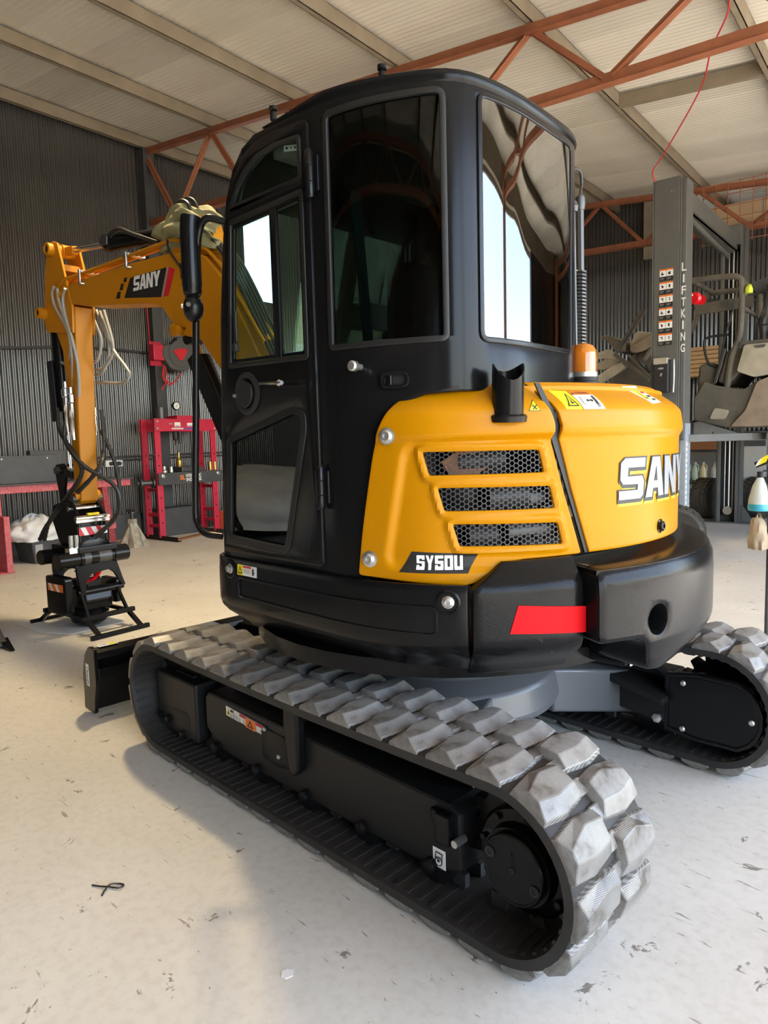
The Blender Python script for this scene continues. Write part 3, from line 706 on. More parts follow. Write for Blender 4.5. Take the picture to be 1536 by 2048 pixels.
decal('tie_down_sticker', X, onYm(.8765, -.685, .135), [('white', rect(0, 0, .052, .062)), ('ink', rect(.010, .046, .042, .049)), ('ink', rect(.014, .046, .016, .053)), ('ink', rect(.022, .046, .024, .053)), ('ink', rect(.030, .046, .032, .053)), ('ink', rect(.038, .046, .040, .053)), ('ink', rect(.012, .022, .015, .046)), ('ink', rect(.038, .022, .041, .046)), ('ink', circ((.0265, .022), .0145)), ('white', circ((.0265, .022), .011)), ('ink', circ((.0265, .026), .006))])
# inner side of the far track: end cover, shelf plate
def onFar(y): return lambda x, z, d: Vector((x, y+d, z))
Dp = [(-.795, .39), (-.795, .155), (-.93, .135)]+[(-1.045+.0+.135*math.cos(R(a))*1.0, .275+.145*math.sin(R(a))) for a in (-110, -130, -150, -170, -190, -210, -230, -250)]+[(-.93, .415)]
mb = MB(); mb.prism(Dp, -.60, -.70, lambda u, v, d: (u, d, v)); ec = mb.build('final_drive_cover', 'black_satin', X, 30, bevel=.008)
plate('cover_rim', 'black', ec, onFar(-.598), inset(Dp, -.014), [inset(Dp, .004)], .03, .004)
mb = MB()
for x, z in ((-.865, .375), (-.865, .165), (-1.15, .27)): mb.lathe([(.013, 0), (.013, .008), (.008, .012)], (x, -.600, z), (0, 1, 0), 12)
mb.build('cover_bolt', 'zinc', ec, 30, split=True)
mb = MB(); mb.prism([(-.36, .375), (-.40, .40), (-.80, .30), (-.80, .27), (-.42, .35)], -.54, -.70, lambda u, v, d: (u, d, v)); mb.prism([(-.40, .34), (-.79, .28), (-.79, .17), (-.72, .17), (-.36, .22)], -.60, -.66, lambda u, v, d: (u, d, v)); mb.build('frame_shelf', 'black_frame', X, 0, bevel=.006, split=True)
mb = MB()
for x, z in ((-.365, .195), (-.75, .185)): mb.lathe([(.022, 0), (.022, .012), (.014, .016)], (x, -.60, z), (0, 1, 0), 6)
mb.build('shelf_bolt', 'zinc', X, 30, split=True)
# carbody between the tracks
mb = MB(); mb.lathe([(.50, .30), (.52, .33), (.50, .44), (.42, .50), (.42, .60)], (0, 0, 0), (0, 0, 1), 40)
for sx in (1, -1):
    for sy in (1, -1):
        mb._add([(sx*.16, sy*.30, .24), (sx*.44, sy*.22, .24), (sx*.60, sy*.70, .14), (sx*.28, sy*.70, .14), (sx*.16, sy*.30, .46), (sx*.44, sy*.22, .44), (sx*.60, sy*.70, .35), (sx*.28, sy*.70, .35)],
                [(0,3,2,1),(4,5,6,7),(0,1,5,4),(1,2,6,5),(2,3,7,6),(3,0,4,7)])
cb = mb.build('carbody', 'grey_body', X, 35, bevel=.012)
mb = MB(); mb.lathe([(.44, .59), (.46, .60), (.46, .66), (.44, .69)], (0, 0, 0), (0, 0, 1), 48); mb.build('slew_ring', 'steel_dark', cb, 35)
mb = MB(); mb.lathe([(.085, 0), (.085, .012), (.0, .013)], (-.30, .10, .42), (-.25, .1, 1), 28); mb.build('hub_cap', 'grey_body', cb, 35)
# dozer blade
bl = MB(); q = [(1.70, .36), (1.735, .385), (1.77, .375), (1.80, .30), (1.815, .20), (1.83, .08), (1.80, .02), (1.77, .02), (1.775, .10), (1.75, .22), (1.72, .30), (1.69, .33)]
bl.prism(q, -.965, .965, lambda u, v, d: (u, d, v)); BL = bl.build('dozer_blade', 'black', X, 30, bevel=.004)
for s in (1, -1):
    mb = MB(); mb.prism(rnd([(1.665, .335), (1.665, .395), (1.735, .40), (1.80, .34), (1.84, .22), (1.835, .10), (1.845, .025), (1.70, .02), (1.69, .10), (1.66, .2)], .02), s*.965, s*.985, lambda u, v, d: (u, d, v)); ep_ = mb.build('blade_end_plate', 'black', BL, 0, bevel=.003)
mb = MB(); mb.box((1.775, -.96, .0), (1.80, .96, .05)); mb.build('cutting_edge', 'chrome', BL, 0, bevel=.003)
mb = MB(); mb.box((1.68, -.96, .215), (1.745, .96, .275)); mb.build('blade_rib', 'black', BL, 0, bevel=.006)
mb = MB()
for s in (1, -1): mb.bar((.55, s*.30, .36), (1.72, s*.42, .20), .09, .13)
mb.bar((.45, 0, .45), (1.70, 0, .30), .10, .10); mb.build('blade_arm', 'black_satin', BL, 0, bevel=.01, split=True)
decal('blade_sticker', BL, lambda x, y, d: Vector((1.752-y, .93-x, .389-y*.15+d)), [('white', rect(0, 0, .11, .03)), ('yellow_print', rect(.06, .003, .10, .027)), ('ink', rect(.01, .010, .05, .013))])
decal('hazard_sticker', BL, lambda x, y, d: Vector((1.785-x, .986+d, .17+y)), [('white', rect(0, 0, .040, .125)), ('ink', circ((.02, .095), .013)), ('white', circ((.02, .095), .009)), ('ink', rect(.017, .040, .023, .085)), ('ink', rect(.010, .012, .030, .034)), ('white', rect(.014, .016, .026, .030))])

# ---------------------------------------------------------------- lower skirt of the upper structure
def circ_r(r): return lambda th: (-r*math.cos(R(th)), r*math.sin(R(th)))
RC = 1.06
sk_pts = [(.60, .72), (.555, .82), (.50, .883), (.44, .905), (.30, .906), (.10, .907), (-.10, .907), (-.28, .903), (-.43, .886), (-.56, .850), (-.66, .803), (-.725, .765), circ_r(RC)(45.2)]
def sk_prof(u, z):
    return -0.004-0.115*ss(.82, .70, z)**1.0*1.0 if z < .82 else -0.004*ss(.9, 1.02, z)
SK = Plan(lerp_curve(sk_pts, 8), sk_prof)
uf = SK.at(.44, .905); ue = SK.L[-1]
plate('side_skirt', 'black', X, SK, [(0, .705), (ue-.006, .715), (ue-.006, .76), (ue-.006, 1.018), (uf, 1.018), (0, 1.018)], (), .02, .005, .05, .0275)
gr = rnd([(SK.at(.33, .906), .948), (SK.at(.33, .906), .862), (SK.at(-.66, .803), .852), (SK.at(-.66, .803), .952)], .025)
plate('skirt_ridge', 'black', X, SK, gr, [inset(gr, .010)], .006, .002, .05, 0, d=.005)
def bolt_on(P, u, z, parent, r=.020, mat_='zinc', name='bolt'):
    a = P(u, z, 0); n = (P(u, z, .1)-a).normalized()
    mb = MB(); mb.lathe([(r*1.45, -.002), (r*1.45, .002), (r*1.1, .003), (r, .004), (r, .013), (r*.75, .016), (r*.45, .016), (r*.45, .010), (0, .010)], a, n, 18); return mb.build(name, mat_, parent, 30)
def recess_on(P, u, z, parent, r):
    a = P(u, z, 0); n = (P(u, z, .1)-a).normalized()
    mb = MB(); mb.lathe([(r*1.35, -.002), (r*1.35, .003), (r*1.15, .006), (r*1.0, .001), (0, .001)], a, n, 24); return mb.build('bolt_cup', 'black', parent, 30)
for u, z in ((SK.at(.385, .906), .972), (SK.at(-.69, .785), .965)):
    c_ = recess_on(SK, u, z, X, .030); bolt_on(SK, u, z, c_, .014)
decal('cab_sticker', X, lambda x, y, d: SK(SK.at(.315, .906)+x, .955+y, d+.002), [('white', rect(0, 0, .135, .042)), ('yellow_print', rect(.0, .0, .040, .042)), ('ink', [(.005, .006), (.035, .006), (.020, .036)]), ('yellow_print', [(.013, .011), (.027, .011), (.020, .027)]), ('red_print', rect(.044, .033, .10, .040)), ('grey_print', rect(.044, .022, .09, .024)), ('grey_print', rect(.044, .014, .09, .016)), ('ink', rect(.112, .008, .122, .034)), ('ink', [(.104, .020), (.130, .016), (.130, .020)])], dx=.03)
# deck under the upper structure
mb = MB(); mb.prism([(math.cos(R(a))*.86, math.sin(R(a))*.86) for a in range(0, 360, 10)], .655, .715, lambda u, v, d: (u, v, d)); mb.box((.2, -.75, .66), (.62, .70, .74)); mb.build('slew_deck', 'black_satin', X, 30)

# ---------------------------------------------------------------- counterweight
CWP = [circ_r(RC)(a) for a in range(62, -76, -2)]
def cw_prof(u, z): return -.055*ss(1.0, 1.085, z)-.105*ss(.82, .695, z)
CW = Plan(CWP, cw_prof)
th2u = lambda P, R0: (lambda th: (62-th)*R(1)*R0)
cu_ = th2u(CW, RC)
plate('counterweight', 'black_cast', X, CW, [(cu_(44.8), .702), (cu_(24.5), .705), (cu_(24.5), 1.085), (cu_(38.6), 1.080), (cu_(44.6), 1.005)], (), .16, .006, .04, .025)
BR = 1.13
BLK = Plan([circ_r(BR)(a) for a in range(40, -86, -2)], lambda u, z: -.018*ss(1.0, 1.06, z)-.02*ss(.80, .70, z))
bu = lambda th: (40-th)*R(1)*BR
out = rnd([(bu(24.2), .815), (bu(24.2), 1.055), (bu(-74), 1.075), (bu(-74), .80), (bu(-20), .765), (bu(-8), .745), (bu(9.0), .680), (bu(12.2), .690), (bu(14.6), .812)], [.03, .035, .03, .03, .02, .03, .03, .03, .035], 4)
hole = circ((bu(10.6), .864), .048, 22)
cwb = plate('counterweight_block', 'black_cast', X, BLK, out, [hole], .26, .018, .035, .06)
# lid of the block: flat top with a shallow shelf towards the hood
mb = MB(); pa = [circ_r(BR-.02)(a) for a in range(24, -76, -4)]; pb = [circ_r(.86)(a) for a in range(-72, 28, 4)]
mb.prism([(x, y) for x, y in pa+pb], 1.035, 1.052, lambda u, v, d: (u, v, d)); mb.build('block_top', 'black_cast', cwb, 30)
mb = MB(); mb.lathe([(.075, 0), (.075, .004), (.0, .004)], Vector((*circ_r(1.03)(-14), 1.053)), (0, 0, 1), 24); mb.build('lifting_pad', 'black_cast', cwb, 30)
for th in (4, -12):
    mb = MB(); mb.box(Vector((*circ_r(1.03)(th), 1.052))-Vector((.02, .012, 0)), Vector((*circ_r(1.03)(th), 1.057))+Vector((.02, .012, 0))); mb.build('white_tab', 'white', cwb, 0)
mb = MB(); mb.prism([circ_r(.86)(a) for a in range(46, -70, -4)]+[(-.2, -.85), (-.2, .80)], .98, 1.06, lambda u, v, d: (u, v, d)); mb.build('engine_tray', 'black_satin', X, 0)
mb = MB(); mb.box((-.80, .18, .66), (-.98, -.22, .80)); mb.build('tow_box', 'black_satin', X, 0, bevel=.02)
decal('tow_sticker', X, lambda x, y, d: Vector((-.985-d, .16-x, .665+y)), [('white', rect(0, 0, .07, .035)), ('ink', circ((.035, .020), .010)), ('white', circ((.035, .020), .007))])
plate('red_reflector', 'red', X, CW, [(cu_(36.9), .951), (cu_(38.4), .862), (cu_(24.0), .845), (cu_(24.0), .930)], (), .003, 0, .03, 0, d=.003)

# ---------------------------------------------------------------- cab
cab_pts = [(.464, .88), (.40, .88), (.30, .88), (.20, .88), (.10, .88), (0, .88), (-.10, .88), (-.20, .88), (-.275, .880), (-.36, .866), (-.45, .838), (-.54, .798), (-.62, .754), (-.672, .708), (-.703, .645), (-.719, .56), (-.724, .48), (-.724, .40), (-.713, .25), (-.692, .07), (-.655, -.035), (-.59, -.10), (-.49, -.125), (-.38, -.13), (-.2, -.13), (0, -.13), (.2, -.13), (.464, -.13)]
CB = Plan(lerp_curve(cab_pts, 8)); S = lambda x, y: CB.at(x, y); X2S = lambda x: .464-x
ST = CB.L[-1]
def roof_edge(x): return 2.557+max(0, (x+.72))*.058
front = [(.464, .985), (.455, 1.20), (.43, 1.60), (.402, 1.98), (.380, 2.13), (.355, 2.29), (.322, 2.42), (.27, 2.515), (.20, 2.575), (.12, 2.600)]
notch = [(th, z) for th, z in ((65.2, .985), (64.8, 1.10), (63.2, 1.29), (61.2, 1.45), (59.2, 1.545), (56.5, 1.592), (52.5, 1.618), (46, 1.625))]
def cab_dir(th):
    d = Vector((-math.cos(R(th)), math.sin(R(th)))); return CB.L[max(range(len(CB.P)), key=lambda i: CB.P[i].normalized().dot(d) if CB.P[i].length > .3 else -1)]
shell = [(X2S(x), z) for x, z in front]+[(S(-.2, .88), roof_edge(-.2)), (S(-.45, .838), roof_edge(-.45)), (S(-.62, .754), roof_edge(-.62)), (S(-.719, .56), 2.557), (S(-.692, .07), 2.557), (S(-.2, -.13), roof_edge(-.2)), (ST-.34, 2.60)]+[(ST-X2S(x), z) for x, z in reversed(front[:-1])]+[(S(-.42, -.129), .985), (S(-.42, -.129), 1.62)]+[(cab_dir(th), z) for th, z in reversed(notch)]
door = [(.445, 1.036), (.436, 1.20), (.411, 1.60), (.382, 1.98), (.360, 2.13), (.332, 2.28), (.296, 2.40), (.245, 2.487), (.18, 2.543), (.10, 2.568), (-.02, 2.568), (-.200, 2.548), (-.205, 1.036)]
door_s = [(X2S(x), z) for x, z in door]
uA, uB = S(-.275, .880), S(-.655, .725); uC, uD = S(-.709, .62), S(-.690, .055)
winL = rnd([(uA, 1.785), (uA+.004, 2.535), ((uA+uB)/2, 2.533), (uB, 2.528), (uB, 1.785)], [.02, .03, 0, .03, .02])
winR = rnd([(uC, 1.785), (uC, 2.528), (uD, 2.528), (uD, 1.785)], .03)
uE, uF = S(-.45, -.128), ST-.16
winS = rnd([(uE, 1.55), (uE, 2.45), (uF, 2.45), (uF, 1.55)], .05)
cab = plate('cab_shell', 'black_satin', X, CB, shell, [inset(door_s, .03), winL, winR, winS], .03, .006, .03, 0)
def seal(f, poly, w, parent, d=.006, t=.016, mk='seal', dx=.03): return plate('window_seal', mk, parent, f, inset(poly, -w*.35), [inset(poly, w*.65)], t, .004, dx, 0, d=d)
seal(CB, winL, .02, cab); seal(CB, winR, .018, cab, mk='black'); seal(CB, winS, .02, cab)
def pane(name, poly, parent, mk, d=-.010, f=CB): return plate(name, mk, parent, f, inset(poly, .004), (), .005, 0, .02, 0, d=d)
pane('quarter_glass', winL, cab, 'glass_dark' if 'glass_dark' in M else 'glass', -.006); pane('rear_glass', winR, cab, 'glass_rear', .002); pane('side_glass', winS, cab, 'glass')
# black print strip and mullion seen in the rear glass
plate('rear_pillar', 'black_satin', cab, CB, [(S(-.735, .27), 1.785), (S(-.735, .27), 2.528), (S(-.735, .27)+.05, 2.528), (S(-.735, .27)+.05, 1.785)], (), .02, .003, .02, 0, d=-.03)
# roof cap
mb = MB(); rings = []
plan = [CB(u, 0, 0) for u in [S(.06, .88)+(ST-2*S(.06, .88))*i/60 for i in range(61)]]
cx_, cy_ = -.28, .375
for k, (ins, dz) in enumerate(((.0, -.012), (-.008, .004), (-.004, .022), (.03, .040), (.12, .052), (.30, .062))):
    r_ = []
    for p in plan:
        v = Vector((p.x-cx_, p.y-cy_)); L = v.length; ins2 = ins if ins > 0 else ins*(1-ss(-.3, .0, p.x)); q = v*((L-ins2)/L); r_.append((cx_+q.x, cy_+q.y, roof_edge(p.x)+dz*(1-.92*ss(-.30, .12, p.x))))
    rings.append(r_)
n_ = len(plan); vs = [p for r_ in rings for p in r_]; fs = []
for k in range(len(rings)-1):
    for i in range(n_): fs.append((k*n_+i, k*n_+(i+1) % n_, (k+1)*n_+(i+1) % n_, (k+1)*n_+i))
fs.append(tuple(range((len(rings)-1)*n_, len(rings)*n_))); fs.append(tuple(range(n_))[::-1]); mb._add(vs, fs)
mb.build('cab_roof', 'black_satin', X, 40)
for x, y in ((.02, .86), (-.47, .80)):
    mb = MB(); z = roof_edge(x)+.02; mb.lathe([(.012, 0), (.012, .025), (.007, .028), (.015, .034), (.015, .046), (.006, .052)], (x, y, z), (0, 0, 1), 12); mb.build('roof_eye', 'black', X, 30)
# windscreen: visor, glass and lower panel swept along the front edge
fr2 = front+[(.05, 2.600)]
def sweep(name, pts, mk, t=.012, y0=-.115, y1=.865):
    q = MB(); a = [(x, z) for x, z in pts]; b = [(x-t, z-t*.4) for x, z in reversed(pts)]; q.prism(a+b, y0, y1, lambda u, v, d: (u, d, v)); return q.build(name, mk, cab, 40)
sweep('front_panel', front[:3], 'black_satin'); sweep('windscreen', front[2:7], 'glass'); sweep('front_visor', front[6:]+[(.05, 2.603)], 'black_satin')
# door with three panes
D = lambda u, z, d: CB(u, z, d)
wA = [(.285, 2.372), (-.160, 2.362), (-.160, 2.505), (-.02, 2.522), (.09, 2.516), (.165, 2.490), (.225, 2.448), (.262, 2.405)]
wB = [(.335, 1.785), (.288, 2.325), (-.160, 2.325), (-.160, 1.770)]
wC = rnd([(.405, 1.095), (.372, 1.500), (-.065, 1.602), (-.128, 1.588), (-.135, 1.53), (-.005, 1.075)], [.02, .02, .06, .05, .05, .03], 5)
tosu = lambda P: [(X2S(x), z) for x, z in P]
wB0 = tosu(wB); wA, wB, wC = rnd(tosu(wA), .015), rnd(wB0, .015), tosu(wC)
dr = plate('cab_door', 'black_satin', X, D, rnd(door_s, [0.02]*13), [wA, wB, wC], .035, .007, 0, 0, d=.010)
for w_, k in ((wA, .012), (wC, .024)): seal(D, w_, k, dr, d=.014, dx=0)
plate('window_seal', 'seal', dr, D, rnd(inset(wB0, -.008), .02, 4), [rnd(inset(wB0, .012), .006, 2)], .016, .004, d=.014)
pane('upper_glass', wA, dr, 'glass', .0, D); pane('lower_glass', wC, dr, 'glass_low', .002, D)
uM = X2S(.012)
gl = pane('slider_glass', [p for p in rnd([(X2S(.335), 1.785), (X2S(.288), 2.325), (uM, 2.325), (uM, 1.776)], .01)], dr, 'glass', .000, D); pane('slider_glass', rnd([(uM-.02, 1.776), (uM-.02, 2.325), (X2S(-.16), 2.325), (X2S(-.16), 1.77)], .01), dr, 'glass', -.010, D)
plate('slider_bar', 'black_satin', dr, D, rect(uM-.020, 1.776, uM+.020, 2.325), (), .014, .003, d=.010)
plate('slider_frame', 'black_satin', dr, D, rnd(inset(wB0, .008), .008, 2), [rnd(inset(wB0, .026), .008, 2)], .012, .002, d=.006)
mb = MB(); a = Vector(D(X2S(.262), 1.93, .014)); mb.box(a-Vector((.010, 0, .06)), a+Vector((.010, .012, .06))); mb.box(a-Vector((.012, 0, .095)), a+Vector((.012, .02, -.065))); mb.build('slider_grip', 'plastic', dr, 0, bevel=.004)
decal('roof_sticker', dr, lambda x, y, d: Vector((-.045-x, .868+d, 2.492+y-.25*x)), [('paper', rect(0, 0, .085, .020)), ('ink', rect(.012, .006, .022, .014)), ('red_print', rect(.038, .007, .046, .013)), ('ink', rect(.062, .006, .070, .014))])
# lock, check rod, hinges, latch
c = D(X2S(.215), 1.672, .010); mb = MB(); mb.lathe([(.082, 0), (.082, .006), (.070, .012), (.060, .010), (.055, -.004), (.0, -.004)], c, (0, 1, 0), 36); lk = mb.build('lock_bezel', 'plastic', dr, 30)
mb = MB(); mb.prism(arc_pts((0, 0), .054, 100, 400, 22), -.002, .012, lambda u, v, d: c+Vector((-u+.012, d, v))); mb.build('lock_flap', 'plastic', lk, 30, bevel=.003)
mb = MB(); mb.lathe([(.007, 0), (.007, .012)], c+Vector((.069, .008, -.005)), (0, 1, 0), 12); mb.build('lock_screw', 'zinc', lk, 30)
mb = MB(); a = D(X2S(.13), 1.700, .012); b = D(X2S(-.04), 1.690, .050); mb.tube([a, a.lerp(b, .3)+Vector((0, .02, .002)), b], .006, 8); mb.lathe([(.011, 0), (.013, .010), (.008, .022)], b, (-1, .1, 0), 12); mb.build('check_rod', 'chrome', dr, 30)
for z0, z1 in ((2.283, 2.437), (1.245, 1.400)):
    mb = MB(); u = X2S(-.222); mb.box(D(u-.035, z0+.02, .0), D(u+.002, z1-.02, .018)); mb.lathe([(.013, 0), (.016, .008), (.016, .048), (.0145, .050), (.016, .052), (.016, .098), (.0145, .10), (.016, .102), (.016, z1-z0-.01), (.011, z1-z0)], D(u, z0, .022), (0, 0, 1), 16); h_ = mb.build('door_hinge', 'black', X, 30)
    mb = MB(); mb.box(D(u+.004, z0+.02, .0), D(u+.03, z1-.02, .012)); mb.build('hinge_leaf', 'black', h_, 0, bevel=.003)
mb = MB(); u = S(-.395, .866); a = CB(u, 1.717, 0); n = (CB(u, 1.717, .1)-a).normalized(); mb.lathe([(.010, 0), (.010, .03), (.015, .032), (.017, .036), (.017, .055), (.012, .060)], a, n, 16); mb.build('door_stop', 'zinc', cab, 30)
u = S(-.515, .822); lt = rnd([(u-.05, 1.640), (u-.05, 1.695), (u+.05, 1.695), (u+.05, 1.640)], .026)
lh = plate('latch_bezel', 'black', cab, CB, lt, [inset(lt, .013)], .016, .005, .02, 0, d=.014); plate('latch_pocket', 'plastic', lh, CB, inset(lt, .010), (), .003, 0, .02, 0, d=.002)
mb = MB(); a = CB(u-.018, 1.668, .003); mb.box(a-Vector((.012, .004, .018)), a+Vector((.012, .008, .018))); mb.build('latch_pawl', 'black', lh, 0, bevel=.004)
# cab inside
mb = MB(); mb.box((-.30, -.08, 1.02), (.40, .83, 1.06)); mb.prism([(p.x*.90-.01, (p.y-.375)*.90+.375) for p in plan], 1.655, 1.70, lambda u, v, d: (u, v, d)) if False else None; mb.box((-.50, .0, 1.30), (-.45, .70, 1.75)); mb.build('cab_floor', 'trim_grey', cab, 0)
mb = MB(); mb.prism([(p.x*.93-.01, (p.y-.375)*.93+.375) for p in plan], 2.50, 2.54, lambda u, v, d: (u, v, d)); mb.build('headliner', 'trim_grey', cab, 30)
mb = MB(); mb.prism(rnd([(.10, 1.40), (.12, 1.52), (-.30, 1.48), (-.36, 1.36), (.05, 1.30)], .05), .16, .64, lambda u, v, d: (u, d, v)); st = mb.build('operator_seat', 'seatcloth', cab, 30, bevel=.03, seg=3)
mb = MB(); mb.prism(rnd([(-.24, 1.46), (-.33, 1.46), (-.44, 2.08), (-.36, 2.10)], .04), .17, .63, lambda u, v, d: (u, d, v)); mb.build('seat_back', 'seatcloth', st, 30, bevel=.03, seg=3)
mb = MB(); mb.prism(rnd([(-.37, 2.14), (-.46, 2.14), (-.47, 2.30), (-.39, 2.31)], .03), .28, .52, lambda u, v, d: (u, d, v)); mb.build('head_rest', 'seatcloth', st, 30, bevel=.025, seg=3)
mb = MB(); mb.box((.05, .20, 1.06), (-.25, .60, 1.34)); mb.build('seat_base', 'plastic', st, 0, bevel=.02)
mb = MB(); mb.prism([(.18, 1.36), (.16, 1.60), (-.18, 1.66), (-.22, 1.36)], .66, .76, lambda u, v, d: (u, d, v)); mb.prism([(.18, 1.36), (.16, 1.60), (-.18, 1.66), (-.22, 1.36)], .02, .12, lambda u, v, d: (u, d, v)); mb.build('side_console', 'plastic', st, 0, bevel=.02)
for y in (.71, .07):
    mb = MB(); mb.tube([(.10, y, 1.58), (.13, y, 1.72), (.11, y, 1.78)], [.014, .018, .024], 10); mb.ball((.108, y, 1.80), .026, .026, .035); mb.build('joystick', 'plastic', st, 30)
mb = MB(); mb.bar((-.33, .80, 2.30), (-.30, .70, 1.45), .045, .004, (1, 0, 0)); mb.build('seat_belt', 'teal', st, 0)
mb = MB(); mb.tube([(-.30, .66, 1.45), (-.31, .665, 1.62), (-.30, .67, 1.74)], [.02, .03, .022], 10); mb.build('belt_sleeve', 'maroon', st, 30)
mb = MB(); mb.tube([(-.36, .50, 2.30), (-.33, .58, 1.80)], .008, 8); mb.tube([(-.335, .57, 1.90), (-.32, .60, 1.66)], .014, 8); mb.build('gas_strut', 'steel_dark', cab, 30)
mb = MB(); mb.ball((-.23, .74, 2.33), .035, .035, .04, jit=.15); mb.tube(smooth_path([(-.23, .75, 2.34), (-.27, .74, 2.32), (-.31, .72, 2.24), (-.32, .71, 2.18)]), .012, 8); mb.build('hanging_cloth', 'dusty_tan', cab, 40)
mb = MB(); mb.bar((.40, .25, 1.10), (.30, .25, 1.46), .05, .03); mb.bar((.40, .50, 1.10), (.30, .50, 1.46), .05, .03); mb.box((.28, .20, 1.06), (.42, .62, 1.10)); mb.build('travel_lever', 'plastic', cab, 0, bevel=.01)
mb = MB(); mb.box((.31, .02, 2.0), (.33, .14, 2.12)); mb.tube([(.36, -.02, 2.3), (.34, .06, 2.06)], .006, 6); mb.build('monitor', 'plastic', cab, 0, bevel=.008)

# ---------------------------------------------------------------- hood on a cylinder about the slew axis
def hr(th): return 1.0-.034*ss(50, 67, th)
HP = [(-hr(a/2)*math.cos(R(a/2)), hr(a/2)*math.sin(R(a/2))) for a in range(140, -150, -2)]
H0 = Plan(HP); hu_ = lambda th: H0.at(-hr(th)*math.cos(R(th)), hr(th)*math.sin(R(th)))
hlut = [(70-k*.25, None) for k in range(0, 580)]
def hu(th):
    x, y = -hr(th)*math.cos(R(th)), hr(th)*math.sin(R(th)); i = min(max(int(70-th), 0), len(H0.P)-2); k = (70-th)-i
    return H0.L[i]+(H0.L[i+1]-H0.L[i])*k
def sdist(poly, x, y):
    """signed distance to a polygon, negative inside"""
    d = 1e9; inside = False; n = len(poly)
    for i in range(n):
        ax, ay = poly[i-1]; bx, by = poly[i]
        t = max(0, min(1, ((x-ax)*(bx-ax)+(y-ay)*(by-ay))/((bx-ax)**2+(by-ay)**2+1e-12))); d = min(d, math.hypot(x-ax-t*(bx-ax), y-ay-t*(by-ay)))
        if (ay > y) != (by > y) and x < (bx-ax)*(y-ay)/(by-ay)+ax: inside = not inside
    return -d if inside else d
TH = lambda P: [(hu(a), z) for a, z in P]
panel_ = rnd(TH([(56.2, 1.463), (24.5, 1.478), (23.5, 1.35), (19.0, 1.06), (41, 1.055), (60.5, 1.065)]), .05, 6)
grilles = [rnd(TH(g), .008, 2) for g in ([(53.1, 1.436), (31.2, 1.434), (30.2, 1.362), (51.9, 1.362)], [(50.3, 1.321), (29.0, 1.317), (28.0, 1.245), (49.1, 1.247)], [(47.6, 1.204), (27.4, 1.197), (26.3, 1.126), (46.4, 1.133)])]
gframes = [inset(g, -.016) for g in grilles]
def top_round(z, e): return -.006*ss(1.50, 1.56, z)-e*ss(1.545, 1.665, z)**1.3
def side_prof(u, z):
    d = .010*ss(1.466, 1.492, z)+top_round(z, .085)
    k = ss(.016, -.016, sdist(panel_, u, z)); d -= .016*k
    if k > .5:
        g = min(sdist(q, u, z) for q in gframes); d += .010*ss(.017, .001, g)-.004*ss(0, -.014, g)
    return d
def rear_prof(u, z): return .014*ss(1.462, 1.496, z)+top_round(z, .105)-.004
HS = Plan(HP, side_prof); HR_ = Plan(HP, rear_prof)
side_out = TH([(66.6, 1.032), (65.6, 1.17), (64.4, 1.29), (62.6, 1.45), (60.8, 1.54), (58.2, 1.600), (54.5, 1.636), (49, 1.652), (40, 1.655), (33.2, 1.650), (30.6, 1.605), (28.9, 1.55), (28.3, 1.51), (28.6, 1.468), (25.9, 1.302), (21.8, 1.087), (34.3, 1.082), (38.6, 1.070), (44.4, 1.007), (57.6, 1.020)])
hood = plate('hood_side_panel', 'yellow', X, HS, rnd(side_out, [.014]+[.05]*9+[.02]*5+[.012]*2+[.03]*2+[.03]*1, 4), grilles, .02, .005, .0085, .0085)
rear_out = TH([(31.9, 1.655), (29.4, 1.605), (27.6, 1.55), (27.0, 1.51), (27.3, 1.468), (24.6, 1.302), (20.5, 1.090), (-56, 1.100), (-56, 1.655)])
rhood = plate('hood_rear_panel', 'yellow', X, HR_, rear_out, (), .02, .006, .03, .012)
mb = MB(); mb.prism([circ_r(.93)(a) for a in range(58, -58, -3)]+[(-.5, -.78), (-.3, .5), (-.48, .75)], 1.60, 1.640, lambda u, v, d: (u, v, d)); mb.build('hood_top', 'yellow', rhood, 0)
# honeycomb grilles
def honey(poly):
    a = .0095; w = .0016; mb = MB(); dx = a*1.5; dy = a*math.sqrt(3); xs = [p[0] for p in poly]; ys = [p[1] for p in poly]
    j = 0; x = min(xs)-a
    while x < max(xs)+a:
        y = min(ys)-a+(dy/2 if j % 2 else 0)
        while y < max(ys)+a:
            if sdist(poly, x, y) < a*.9:
                o = [(x+a*math.cos(R(60*k)), y+a*math.sin(R(60*k))) for k in range(6)]; i_ = [(x+(a-w*1.15)*math.cos(R(60*k)), y+(a-w*1.15)*math.sin(R(60*k))) for k in range(6)]
                f = lambda q: H0(q[0], q[1], -.016)
                mb._add([f(q) for q in o]+[f(q) for q in i_], [(k, (k+1) % 6, 6+(k+1) % 6, 6+k) for k in range(6)])
            y += dy
        x += dx; j += 1
    return mb.build('grille_mesh', 'mesh_dark', hood, 0)
for g in grilles: honey(g)
# engine bay seen through the grilles
plate('engine_bulkhead', 'black_satin', X, H0, TH([(60, 1.09), (60, 1.50), (23, 1.50), (23, 1.09)]), (), .01, 0, .05, 0, d=-.20)
mb = MB()
for th, z, r, L in ((46, 1.40, .03, .16), (40, 1.28, .045, .14), (33, 1.27, .035, .12), (36, 1.165, .03, .16), (44, 1.15, .04, .10), (30, 1.16, .03, .1)):
    p = H0(hu(th), z, -.10); q = H0(hu(th-L*60), z+.01, -.09); mb.tube([p, q], r, 12)
mb.build('engine_pipes', 'steel_dark', X, 30, split=True)
mb = MB(); a = H0(hu(48), 1.36, -.09); b = H0(hu(38), 1.46, -.09); mb.bar(a, b, .02, .10); mb.build('fan_shroud', 'timber_dark', X, 0)
